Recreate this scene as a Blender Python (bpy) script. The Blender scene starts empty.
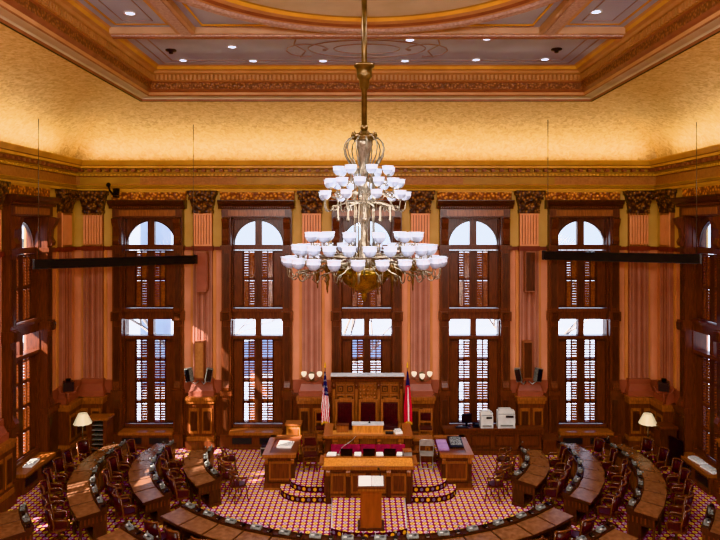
import bpy, math, random
from mathutils import Vector, Matrix
random.seed(7)
PI = math.pi
R = math.radians
sc = bpy.context.scene
COL = sc.collection

# ------------------------------------------------------------------ materials
def lin(c):
    return tuple(((v/255)/12.92 if v/255 <= .04045 else ((v/255+.055)/1.055)**2.4) for v in c) + (1.0,)

def nodes_of(name):
    m = bpy.data.materials.new(name)
    m.use_nodes = True
    nt = m.node_tree
    return m, nt, nt.nodes['Principled BSDF']

def ramp(nt, fac, stops):
    r = nt.nodes.new('ShaderNodeValToRGB')
    els = r.color_ramp.elements
    els[0].position, els[0].color = stops[0][0], lin(stops[0][1])
    els[1].position, els[1].color = stops[-1][0], lin(stops[-1][1])
    for p, c in stops[1:-1]:
        e = els.new(p)
        e.color = lin(c)
    nt.links.new(fac, r.inputs['Fac'])
    return r.outputs['Color']

def noise(nt, scale, stretch=(1, 1, 1), detail=3, coord='Object'):
    tc = nt.nodes.new('ShaderNodeTexCoord')
    mp = nt.nodes.new('ShaderNodeMapping')
    mp.inputs['Scale'].default_value = stretch
    n = nt.nodes.new('ShaderNodeTexNoise')
    n.inputs['Scale'].default_value = scale
    n.inputs['Detail'].default_value = detail
    nt.links.new(tc.outputs[coord], mp.inputs['Vector'])
    nt.links.new(mp.outputs['Vector'], n.inputs['Vector'])
    return n.outputs['Fac']

def bump(nt, b, height, strength=.3, dist=.02):
    bp = nt.nodes.new('ShaderNodeBump')
    bp.inputs['Strength'].default_value = strength
    bp.inputs['Distance'].default_value = dist
    nt.links.new(height, bp.inputs['Height'])
    nt.links.new(bp.outputs['Normal'], b.inputs['Normal'])

def mottled(name, c0, c1, scale=6, stretch=(1, 1, 1), rough=.5, metal=0, bmp=0, detail=3, spec=.5):
    m, nt, b = nodes_of(name)
    f = noise(nt, scale, stretch, detail)
    nt.links.new(ramp(nt, f, [(.3, c0), (.7, c1)]), b.inputs['Base Color'])
    b.inputs['Roughness'].default_value = rough
    b.inputs['Metallic'].default_value = metal
    b.inputs['Specular IOR Level'].default_value = spec
    if bmp:
        bump(nt, b, f, bmp)
    return m

def emissive(name, c, base, strength):
    m, nt, b = nodes_of(name)
    b.inputs['Base Color'].default_value = lin(base)
    b.inputs['Emission Color'].default_value = lin(c)
    b.inputs['Emission Strength'].default_value = strength
    b.inputs['Roughness'].default_value = .3
    return m

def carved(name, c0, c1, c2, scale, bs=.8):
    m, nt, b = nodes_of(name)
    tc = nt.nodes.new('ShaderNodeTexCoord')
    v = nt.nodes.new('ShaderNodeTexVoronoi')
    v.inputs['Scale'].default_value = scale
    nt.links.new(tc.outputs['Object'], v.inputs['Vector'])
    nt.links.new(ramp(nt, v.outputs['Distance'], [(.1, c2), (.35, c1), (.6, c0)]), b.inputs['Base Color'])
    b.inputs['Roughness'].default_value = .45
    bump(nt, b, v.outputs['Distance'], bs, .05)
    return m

M = {}
M['mahogany'] = mottled('mahogany wood', (60, 29, 19), (100, 51, 32), 5, (6, 6, .6), .32)
M['mahogany_dark'] = mottled('dark mahogany wood', (42, 22, 16), (76, 40, 27), 5, (6, 6, .6), .33)
M['oak'] = mottled('warm brown oak', (104, 57, 31), (154, 91, 51), 5, (6, 6, .6), .3)
M['oak_light'] = mottled('honey oak', (160, 100, 48), (204, 138, 70), 5, (4, 4, .8), .28)
M['lectern_wood'] = mottled('red brown lectern wood', (112, 54, 24), (136, 68, 32), 4, (4, 4, .6), .35)
M['desk_wood'] = mottled('dark desk wood', (34, 18, 14), (62, 35, 26), 6, (4, 4, .7), .3)
M['desk_top'] = mottled('brown desk leather', (92, 60, 44), (128, 88, 66), 7, (1, 1, 1), .24)
M['chair_wood'] = mottled('chair wood', (58, 30, 19), (104, 60, 38), 7, (3, 3, 1), .18)
M['burgundy'] = mottled('burgundy leather', (36, 13, 17), (60, 23, 27), 9, (1, 1, 1), .32)
M['wine'] = mottled('wine red fabric', (112, 14, 44), (150, 28, 62), 9, (1, 1, 1), .6)
M['salmon'] = mottled('salmon painted plaster', (192, 124, 92), (208, 140, 108), 1.2, (1, 1, 1), .6)
M['mauve'] = mottled('mauve painted plaster', (138, 88, 72), (152, 100, 84), 2, (1, 1, 1), .6)
M['mauve_light'] = mottled('light mauve stripe', (160, 106, 88), (172, 118, 100), 2, (1, 1, 1), .6)
M['ochre_orange'] = mottled('orange painted plaster', (186, 118, 70), (200, 132, 84), 1.5, (1, 1, 1), .6)
M['yellow'] = mottled('olive yellow plaster', (190, 146, 80), (204, 162, 96), 1.4, (1, 1, 1), .6)
M['pink'] = mottled('pink painted flutes', (212, 140, 98), (226, 154, 112), 2, (1, 1, 1), .55)
M['rose'] = mottled('rose painted stone', (126, 68, 54), (146, 84, 68), 2, (1, 1, 1), .5)
M['string'] = mottled('dark red string course', (88, 28, 18), (112, 42, 26), 3, (1, 1, 1), .5)
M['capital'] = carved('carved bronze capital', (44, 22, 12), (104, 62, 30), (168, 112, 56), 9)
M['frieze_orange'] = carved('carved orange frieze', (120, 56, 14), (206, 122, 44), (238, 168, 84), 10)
M['gold'] = mottled('gold painted moulding', (190, 134, 50), (212, 158, 72), 2, (1, 1, 1), .45)
M['gold_dark'] = mottled('olive gold moulding', (150, 106, 38), (172, 126, 54), 2, (1, 1, 1), .5)
M['terracotta'] = mottled('terracotta frieze', (146, 94, 54), (170, 114, 70), 12, (1, 1, 1), .55)
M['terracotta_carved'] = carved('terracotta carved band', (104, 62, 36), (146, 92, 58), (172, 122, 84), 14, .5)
M['redbrown'] = mottled('red brown moulding', (120, 70, 50), (142, 88, 64), 3, (1, 1, 1), .5)
M['peach'] = mottled('peach moulding', (178, 128, 86), (194, 146, 102), 2, (1, 1, 1), .5)
M['beam_tan'] = mottled('tan plaster beam', (178, 140, 108), (194, 156, 124), 2, (1, 1, 1), .5)
M['cream'] = mottled('cream plaster', (188, 174, 140), (204, 190, 158), 1.5, (1, 1, 1), .6)
M['grey_panel'] = mottled('grey ceiling panel', (164, 174, 186), (180, 190, 202), .8, (1, 1, 1), .6)
M['lilac_mould'] = mottled('lilac grey moulding', (160, 132, 120), (196, 170, 156), 16, (1, 1, 1), .5, bmp=.4)
M['panel_line'] = mottled('faded pink panel line', (150, 134, 128), (160, 144, 138), 2)
M['black'] = mottled('matt black paint', (4, 4, 5), (9, 9, 10), 4, rough=.6, spec=.2)
M['black_plastic'] = mottled('black plastic', (10, 11, 14), (20, 22, 28), 6, rough=.35)
M['vent'] = mottled('dark vent grille', (22, 26, 30), (40, 46, 50), 20, (1, 1, 12), .5)
M['white_plastic'] = mottled('off white plastic', (186, 186, 182), (206, 206, 202), 4, rough=.4)
M['grey_plastic'] = mottled('grey console plastic', (80, 82, 80), (126, 128, 124), 18, rough=.3)
M['paper'] = mottled('white paper', (222, 222, 222), (240, 240, 238), 8, rough=.8)
M['paper_print'] = mottled('printed paper', (120, 120, 124), (236, 236, 234), 55, (1, 3, 1), .8)
M['lilac_paper'] = mottled('lilac folder', (142, 112, 160), (166, 136, 182), 5, rough=.7)
M['key_print'] = mottled('small grey keys', (14, 14, 18), (150, 152, 150), 26, (1, 1, 1), .4, detail=0)
M['metal'] = mottled('grey painted metal', (150, 148, 144), (182, 180, 176), 6, rough=.35, metal=.5)
M['steel'] = mottled('steel wire', (90, 84, 76), (120, 112, 100), 6, rough=.4, metal=.7)
M['brass'] = mottled('aged brass', (90, 82, 72), (138, 126, 108), 8, rough=.3, metal=.7)
M['brass_dark'] = mottled('dark aged bronze', (64, 46, 26), (108, 82, 50), 8, rough=.32, metal=.7)
M['gold_dome'] = mottled('gilded dome', (84, 62, 20), (150, 116, 44), 10, rough=.25, metal=.8)
M['silver'] = mottled('cut glass and silver', (96, 86, 74), (150, 138, 122), 14, (4, 4, 1), .2, metal=.5)
M['shade'] = emissive('frosted white glass shade', (236, 240, 255), (186, 196, 214), .12)
M['shade_low'] = emissive('dimmed lower glass of shade', (226, 232, 250), (138, 148, 168), .05)  # fade from bright rim to dim base is coloured into the bowl glass
M['shade_glow'] = emissive('glowing lamp inside shade', (255, 252, 246), (250, 250, 250), 1.0)
M['lampshade'] = emissive('pleated ivory lamp shade', (255, 236, 190), (226, 214, 186), .18)
M['sconce'] = emissive('sconce globe glass', (255, 240, 214), (232, 224, 206), .35)
M['downlight'] = emissive('recessed downlight', (214, 230, 255), (240, 244, 255), 2.2)
M['flag_blue'] = mottled('navy flag cloth', (24, 30, 74), (36, 44, 92), 10, rough=.8)
M['flag_red'] = mottled('red flag cloth', (176, 22, 44), (196, 34, 56), 10, rough=.8)
M['flag_white'] = mottled('white flag cloth', (222, 220, 222), (236, 234, 234), 10, rough=.8)
M['fringe'] = mottled('gold fringe', (190, 140, 30), (222, 172, 56), 30, rough=.7)
M['riser_dark'] = mottled('dark carpet riser', (44, 18, 22), (62, 26, 28), 10, rough=.95, spec=.1)
M['medal_gold'] = mottled('gold carpet medallion', (186, 130, 32), (214, 160, 56), 20, rough=.95, spec=.1)
M['medal_blue'] = mottled('blue grey carpet medallion', (92, 80, 104), (120, 108, 130), 20, rough=.95, spec=.1)
M['edge_white'] = mottled('pale step edging', (170, 172, 178), (196, 198, 204), 6, rough=.6)
M['facade'] = mottled('grey stone facade', (150, 156, 166), (176, 182, 190), .6, rough=.8)
M['bark'] = mottled('grey bark', (104, 96, 92), (140, 132, 128), 4, rough=.9)
M['street'] = mottled('pale street', (160, 164, 170), (190, 194, 200), .2, rough=.9)

def louver_mat():
    m, nt, b = nodes_of('shutter louver wood')
    f = noise(nt, 4, (3, 3, 3))
    nt.links.new(ramp(nt, f, [(.3, (88, 38, 18)), (.7, (142, 74, 36))]), b.inputs['Base Color'])
    b.inputs['Roughness'].default_value = .25
    return m
M['louver'] = louver_mat()

def glass_mat():
    m, nt, b = nodes_of('window glass')
    out = nt.nodes['Material Output']
    nt.nodes.remove(b)
    t = nt.nodes.new('ShaderNodeBsdfTransparent')
    g = nt.nodes.new('ShaderNodeBsdfGlossy')
    g.inputs['Roughness'].default_value = .05
    t.inputs['Color'].default_value = (.95, .97, 1, 1)
    mx = nt.nodes.new('ShaderNodeMixShader')
    mx.inputs['Fac'].default_value = .06
    nt.links.new(t.outputs[0], mx.inputs[1])
    nt.links.new(g.outputs[0], mx.inputs[2])
    nt.links.new(mx.outputs[0], out.inputs['Surface'])
    return m
M['glass'] = glass_mat()

def gold_paper():
    m, nt, b = nodes_of('gold cove wallpaper')
    tc = nt.nodes.new('ShaderNodeTexCoord')
    n = nt.nodes.new('ShaderNodeTexNoise')
    n.inputs['Scale'].default_value = 7
    n.inputs['Detail'].default_value = 5
    n.inputs['Distortion'].default_value = 1.2
    nt.links.new(tc.outputs['Object'], n.inputs['Vector'])
    nt.links.new(ramp(nt, n.outputs['Fac'], [(.36, (192, 154, 100)), (.5, (212, 178, 122)), (.66, (226, 198, 144))]), b.inputs['Base Color'])
    b.inputs['Roughness'].default_value = .5
    b.inputs['Metallic'].default_value = .1
    bump(nt, b, n.outputs['Fac'], .35, .05)
    return m
M['cove'] = gold_paper()

def carpet_mat():
    m, nt, b = nodes_of('patterned maroon carpet')
    N, L = nt.nodes, nt.links
    tc = N.new('ShaderNodeTexCoord')
    sep = N.new('ShaderNodeSeparateXYZ')
    L.new(tc.outputs['Object'], sep.inputs[0])
    def math_(op, a, bb=None):
        n = N.new('ShaderNodeMath')
        n.operation = op
        for i, v in enumerate((a, bb)):
            if v is None:
                continue
            if isinstance(v, (int, float)):
                n.inputs[i].default_value = v
            else:
                L.new(v, n.inputs[i])
        return n.outputs[0]
    P = .157
    u = math_('DIVIDE', sep.outputs[0], P)
    v = math_('DIVIDE', sep.outputs[1], P)
    fu, fv = math_('FLOOR', u), math_('FLOOR', v)
    par = math_('FLOORED_MODULO', math_('ADD', fu, fv), 2.0)
    cu = math_('ABSOLUTE', math_('SUBTRACT', math_('FRACT', u), .5))
    cv = math_('ABSOLUTE', math_('SUBTRACT', math_('FRACT', v), .5))
    d = math_('ADD', math_('POWER', cu, 2.0), math_('POWER', cv, 2.0))
    dot = math_('LESS_THAN', d, .165)
    heart = math_('LESS_THAN', d, .022)
    def mix(f, a, bb):
        n = N.new('ShaderNodeMix')
        n.data_type = 'RGBA'
        L.new(f, n.inputs[0])
        for i, c in ((6, a), (7, bb)):
            if isinstance(c, tuple):
                n.inputs[i].default_value = lin(c)
            else:
                L.new(c, n.inputs[i])
        return n.outputs[2]
    yl = mix(heart, (222, 186, 88), (150, 92, 50))
    li = mix(heart, (196, 162, 182), (112, 80, 126))
    c = mix(par, yl, li)
    c = mix(dot, (122, 30, 70), c)
    L.new(c, b.inputs['Base Color'])
    b.inputs['Roughness'].default_value = .95
    b.inputs['Specular IOR Level'].default_value = .1
    return m
M['carpet'] = carpet_mat()

# ------------------------------------------------------------------ mesh builder
class MB:
    def __init__(self):
        self.v, self.f, self.m, self.s, self.mats = [], [], [], [], []
    def mi(self, mat):
        mat = M[mat] if isinstance(mat, str) else mat
        if mat not in self.mats:
            self.mats.append(mat)
        return self.mats.index(mat)
    def add(self, vs, fs, mat, smooth=False):
        b, k = len(self.v), self.mi(mat)
        self.v += [tuple(p) for p in vs]
        for f in fs:
            self.f.append(tuple(b+i for i in f))
            self.m.append(k)
            self.s.append(smooth)
        return self
    def box(self, x0, x1, y0, y1, z0, z1, mat, xf=None):
        vs = [(x, y, z) for z in (z0, z1) for y in (y0, y1) for x in (x0, x1)]
        if xf is not None:
            vs = [xf @ Vector(p) for p in vs]
        return self.add(vs, [(0, 2, 3, 1), (4, 5, 7, 6), (0, 1, 5, 4), (2, 6, 7, 3), (0, 4, 6, 2), (1, 3, 7, 5)], mat)
    def taper(self, x, y, z0, z1, a0, b0, a1, b1, mat):
        """frustum centred at x,y: half sizes a,b at bottom and top"""
        vs = [(x-a0, y-b0, z0), (x+a0, y-b0, z0), (x-a0, y+b0, z0), (x+a0, y+b0, z0),
              (x-a1, y-b1, z1), (x+a1, y-b1, z1), (x-a1, y+b1, z1), (x+a1, y+b1, z1)]
        return self.add(vs, [(0, 2, 3, 1), (4, 5, 7, 6), (0, 1, 5, 4), (2, 6, 7, 3), (0, 4, 6, 2), (1, 3, 7, 5)], mat)
    def prism(self, poly, z0, z1, mat, mat_side=None):
        n = len(poly)
        vs = [(p[0], p[1], z0) for p in poly] + [(p[0], p[1], z1) for p in poly]
        self.add(vs, [tuple(range(n-1, -1, -1)), tuple(range(n, 2*n))], mat)
        self.add(vs, [(i, (i+1) % n, n+(i+1) % n, n+i) for i in range(n)], mat_side or mat)
        return self
    def xprism(self, poly, x0, x1, mat):
        """poly in (y,z) extruded along x"""
        n = len(poly)
        vs = [(x0, p[0], p[1]) for p in poly] + [(x1, p[0], p[1]) for p in poly]
        return self.add(vs, [tuple(range(n)), tuple(range(2*n-1, n-1, -1))] + [(i, n+i, n+(i+1) % n, (i+1) % n) for i in range(n)], mat)
    def yprism(self, poly, y0, y1, mat):
        """poly in (x,z) extruded along y"""
        n = len(poly)
        vs = [(p[0], y0, p[1]) for p in poly] + [(p[0], y1, p[1]) for p in poly]
        return self.add(vs, [tuple(range(n)), tuple(range(2*n-1, n-1, -1))] + [(i, n+i, n+(i+1) % n, (i+1) % n) for i in range(n)], mat)
    def tube(self, pts, r, mat, n=6, caps=True):
        pts = [Vector(p) for p in pts]
        rs = r if isinstance(r, (list, tuple)) else [r]*len(pts)
        vs, fs = [], []
        up0 = None
        for i, p in enumerate(pts):
            t = (pts[min(i+1, len(pts)-1)] - pts[max(i-1, 0)]).normalized()
            if up0 is None:
                up0 = Vector((0, 0, 1)) if abs(t.z) < .9 else Vector((1, 0, 0))
            a = t.cross(up0).normalized()
            b = t.cross(a).normalized()
            up0 = a.cross(t) if abs(a.cross(t).length) > .1 else up0
            for k in range(n):
                an = 2*PI*k/n
                vs.append(p + a*math.cos(an)*rs[i] + b*math.sin(an)*rs[i])
        for i in range(len(pts)-1):
            for k in range(n):
                fs.append((i*n+k, i*n+(k+1) % n, (i+1)*n+(k+1) % n, (i+1)*n+k))
        if caps:
            fs.append(tuple(range(n-1, -1, -1)))
            fs.append(tuple(range((len(pts)-1)*n, len(pts)*n)))
        return self.add(vs, fs, mat, True)
    def lathe(self, prof, mat, c=(0, 0, 0), n=16, scallop=0, lobes=8):
        vs, fs = [], []
        for (r, z) in prof:
            for k in range(n):
                a = 2*PI*k/n
                rr = r*(1+scallop*math.cos(lobes*a)*(r/prof[-1][0] if prof[-1][0] else 0))
                vs.append((c[0]+rr*math.cos(a), c[1]+rr*math.sin(a), c[2]+z))
        for i in range(len(prof)-1):
            for k in range(n):
                fs.append((i*n+k, i*n+(k+1) % n, (i+1)*n+(k+1) % n, (i+1)*n+k))
        return self.add(vs, fs, mat, True)
    def ball(self, c, r, mat, n=10):
        prof = [(max(.0005, r*math.sin(PI*i/(n//2+1))), -r*math.cos(PI*i/(n//2+1))) for i in range(n//2+2)]
        return self.lathe(prof, mat, c, n)
    def build(self, name, parent=None, loc=None, rz=None):
        me = bpy.data.meshes.new(name)
        me.from_pydata(self.v, [], self.f)
        for m in self.mats:
            me.materials.append(m)
        me.polygons.foreach_set('material_index', self.m)
        me.polygons.foreach_set('use_smooth', self.s)
        me.update()
        o = bpy.data.objects.new(name, me)
        COL.objects.link(o)
        if parent is not None:
            o.parent = parent
        if loc is not None:
            o.location = loc
        if rz is not None:
            o.rotation_euler.z = rz
        return o

KIDS = {}
def empty(name, loc=(0, 0, 0), rz=0):
    o = bpy.data.objects.new(name, None)
    o.empty_display_size = .1
    COL.objects.link(o)
    o.location = loc
    o.rotation_euler.z = rz
    return o
def tag(o, label, cat, group=None):
    o['label'], o['category'] = label, cat
    if group:
        o['group'] = group
    return o
def structure(o, label=None):
    o['kind'] = 'structure'
    if label:
        o['label'] = label
    return o
def children(o):
    return [c for c in bpy.data.objects if c.parent == o]
def snapshot(o):
    return (o, [snapshot(c) for c in children(o)])
def copy_snap(s, parent=None):
    o, ch = s
    c = o.copy()
    COL.objects.link(c)
    c.parent = parent
    for k in ch:
        copy_snap(k, c)
    return c

ORD = ['first', 'second', 'third', 'fourth', 'fifth', 'sixth', 'seventh', 'eighth', 'ninth', 'tenth', 'eleventh', 'twelfth', 'thirteenth', 'fourteenth']

# ------------------------------------------------------------------ layout constants (metres; camera at origin of y)
WX, WY, WN = 10.25, 22.5, -3.0      # side walls at +-WX, back wall at WY, near wall at WN
CAMX, CAMZ, F = -.1, 7.7, 640.0
BAYS = [-7.6, -3.8, .03, 3.8, 7.6]
SIDE = [19.2, 15.4]

# ------------------------------------------------------------------ camera
cam = bpy.data.cameras.new('camera')
cam.sensor_width = 36
cam.lens = 36*F/720
cam.shift_x = -3/720
cam.shift_y = -44/720
cam.clip_end = 300
co = bpy.data.objects.new('camera', cam)
COL.objects.link(co)
co.location = (CAMX, 0, CAMZ)
co.rotation_euler = (PI/2, 0, 0)
sc.camera = co

# ------------------------------------------------------------------ floor and walls
b = MB()
b.box(-WX-.5, WX+.5, WN-.5, WY+.5, -.2, 0, 'carpet')
structure(b.build('floor'), 'maroon carpet with yellow and lilac dots')

def wall_mesh(u0, u1, opens):
    b = MB()
    ZL, ZM, ZT, T = 0, 6.9, 10.0, .5
    H = .92
    def solid(a, c, z0, z1):
        if z0 < ZM < z1:
            solid(a, c, z0, ZM)
            solid(a, c, ZM, z1)
            return
        b.box(a, c, 0, T, z0, z1, 'salmon' if z1 <= ZM else 'yellow')
    x = u0
    for o in sorted(opens):
        solid(x, o-H, ZL, ZT)
        solid(o-H, o+H, ZL, .62)
        solid(o-H, o+H, 8.0, ZT)
        x = o+H
    solid(x, u1, ZL, ZT)
    return b
structure(wall_mesh(-WX-.5, WX+.5, BAYS).build('wall_back', loc=(0, WY, 0)))
wl = structure(wall_mesh(WN, WY, SIDE).build('wall_left', loc=(-WX, 0, 0), rz=PI/2))
wr = structure(wall_mesh(-WY, -WN, [-s for s in SIDE]).build('wall_right', loc=(WX, 0, 0), rz=-PI/2))
b = MB()
b.box(-WX-.5, WX+.5, WN-.5, WN, 0, 10, 'salmon')
structure(b.build('wall_front'))

# ------------------------------------------------------------------ windows
def window_proto(name):
    root = empty(name)
    root['kind'] = 'structure'
    W, D = 'mahogany', 'mahogany_dark'
    b = MB()   # casing; local -y is into the room
    for s in (-1, 1):
        x0, x1 = sorted((s*.9, s*1.22))
        b.box(x0, x1, -.24, .0, 0, 8.0, W)
        b.box(x0+.07, x1-.07, -.27, -.24, 4.85, 6.75, D)
        b.box(x0+.07, x1-.07, -.27, -.24, 2.2, 4.2, D)
        b.box(x0+.07, x1-.07, -.27, -.24, .55, 1.65, D)
        b.box(x0+.07, x1-.07, -.27, -.24, 7.2, 7.8, D)
        b.box(x0-.04, x1+.04, -.3, 0, 1.8, 1.98, W)
        b.box(x0-.04, x1+.04, -.3, 0, 6.88, 7.02, W)
        b.box(x0-.03, x1+.03, -.32, 0, 4.4, 4.72, W)
        b.box(x0-.04, x1+.04, -.34, 0, 0, .45, W)
        # scrolled consoles
        xc = (x0+x1)/2
        b.xprism([(-.24, 7.05), (-.34, 7.08), (-.38, 7.2), (-.3, 7.35), (-.33, 7.6), (-.46, 7.8), (-.5, 7.95), (-.24, 8.0)], xc-.11, xc+.11, W)
        b.xprism([(-.24, 1.98), (-.34, 2.0), (-.36, 2.1), (-.28, 2.25), (-.24, 2.5)], xc-.11, xc+.11, W)
        b.xprism([(-.24, 4.4), (-.38, 4.44), (-.4, 4.66), (-.24, 4.72)], xc-.1, xc+.1, D)
        # reveals, each a thin lining in the wall opening
        xs = s*.92
        a, c = sorted((xs, xs-s*.05))
        b.box(a, c, 0, .42, .62, 8.0, W)
    b.box(-.92, .92, 0, .42, 7.95, 8.0, W)
    # entablature
    b.box(-1.22, 1.22, -.26, 0, 8.0, 8.3, W)
    b.box(-.98, .98, -.28, -.26, 8.05, 8.25, 'oak')
    b.xprism([(0, 8.3), (-.3, 8.3), (-.34, 8.4), (-.44, 8.46), (-.5, 8.56), (-.5, 8.6), (0, 8.6)], -1.32, 1.32, D)
    k = -1.2
    while k < 1.2:
        b.box(k, k+.04, -.345, -.3, 8.32, 8.38, W)
        k += .08
    # arch head board with round opening
    n = 20
    for s in (-1, 1):
        pts = [(s*(.85*math.cos(PI/2*i/n)), 7.02+.85*math.sin(PI/2*i/n)) for i in range(n+1)]
        for i in range(n):
            (xa, za), (xb, zb) = pts[i], pts[i+1]
            q = [(xa, za), (s*.9, za), (s*.9, zb), (xb, zb)]
            b.yprism(q if s > 0 else q[::-1], .22, .3, W)
            # raised rim of the arch
            ra = [(s*(.9*math.cos(PI/2*j/n)), 7.02+.9*math.sin(PI/2*j/n)) for j in (i, i+1)]
            q = [(xa, za), ra[0], ra[1], (xb, zb)]
            b.yprism(q if s > 0 else q[::-1], .17, .24, D)
    b.box(-.9, .9, .22, .3, 7.87, 7.97, W)
    b.box(-.12, .12, .14, .32, 6.9, 7.97, W)      # mullion
    b.box(-.9, .9, .1, .34, 6.86, 7.04, W)        # rail under the arch
    # shutter zone rails
    b.box(-.9, .9, -.06, .34, 4.68, 4.8, W)
    b.box(-.9, .9, .02, .34, 4.42, 4.68, W)
    b.box(-.9, .9, -.02, .34, 3.74, 3.84, W)
    b.box(-.1, .1, .1, .34, 3.8, 4.46, W)
    b.box(-.9, .9, .0, .34, .6, .72, W)
    b.build('window_frame', root)
    for s in (-1, 1):
        g = MB()
        pts = [(s*.1, 7.03)] + [(s*max(.1, .86*math.cos(PI/2*i/12)), 7.03+.86*math.sin(PI/2*i/12)) for i in range(13)]
        g.yprism(pts, .26, .268, 'glass')
        g.build('arch_pane', root)
        g = MB()
        x0, x1 = sorted((s*.1, s*.88))
        g.box(x0, x1, .26, .268, 3.84, 4.44, 'glass')
        g.build('transom_pane', root)
    # shutters: solid outer fold, two louvered columns
    rnd = random.Random(3)
    for (z0, z1, rows) in ((4.82, 6.84, 2), (.74, 3.72, 4)):
        for s in (-1, 1):
            sh = MB()
            def bx(a, c, y0, y1, za, zb, mat):
                a, c = sorted((s*a, s*c))
                sh.box(a, c, y0, y1, za, zb, mat)
            bx(.52, .88, .12, .17, z0, z1, D)
            bx(.56, .84, .1, .12, z0+.1, z1-.1, W)
            for st in ((.1, .14), (.31, .35), (.5, .54)):
                bx(st[0], st[1], .12, .18, z0, z1, W)
            bx(0, .1, .13, .17, z0, z1, D)
            hh = (z1-z0)/rows
            for r in range(rows+1):
                zc = z0+hh*r
                bx(.12, .52, .12, .18, max(z0, zc-.05), min(z1, zc+.05), W)
            for r in range(rows):
                for (a, c) in ((.14, .31), (.35, .5)):
                    tilt = rnd.choice((.1, .3, .42, .52, .6)) if rows == 4 else rnd.choice((.8, .95, 1.1))
                    zc = z0+hh*r+.08
                    while zc < z0+hh*(r+1)-.06:
                        dy, dz = .05*math.cos(tilt), .05*math.sin(tilt)
                        xa, xb = sorted((s*a, s*c))
                        sh.add([(xa, .15-dy, zc-dz), (xb, .15-dy, zc-dz), (xb, .15+dy, zc+dz), (xa, .15+dy, zc+dz)], [(0, 1, 2, 3)], 'louver')
                        zc += .09
            sh.build('shutter', root)
    # outer panes behind the shutters
    g = MB()
    g.box(-.9, .9, .36, .367, 4.8, 6.86, 'glass')
    g.build('sash_pane', root)
    g = MB()
    g.box(-.9, .9, .36, .367, .72, 3.74, 'glass')
    g.build('sash_pane', root)
    s = MB()
    s.box(-.92, .92, -.5, .34, .5, .6, 'oak')
    s.box(-.92, .92, -.44, 0, 0, .5, W)
    s.box(-.92, .92, -.47, -.44, 0, .08, W)
    sill = s.build('window_sill', root)
    for x in (-.47, .47):
        v = MB()
        v.box(x-.34, x+.34, -.46, -.44, .18, .4, 'vent')
        v.build('vent_grille', sill)
    f = MB()
    f.box(-1.3, 1.3, -.12, 0, 8.6, 8.92, 'frieze_orange')
    f.box(-1.3, 1.3, -.15, 0, 8.88, 8.93, 'gold')
    f.build('frieze_panel', root)
    return root

win = window_proto('window_1')
wsnap = snapshot(win)
cnt = 1
spots = [((x, WY, 0), 0) for x in BAYS] + [((-WX, y, 0), PI/2) for y in SIDE] + [((WX, y, 0), -PI/2) for y in SIDE[:2]]
for i, (loc, rz) in enumerate(spots):
    o = win if i == 0 else copy_snap(wsnap)
    o.name = 'window_%d' % (i+1)
    o.location, o.rotation_euler.z = loc, rz

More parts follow.
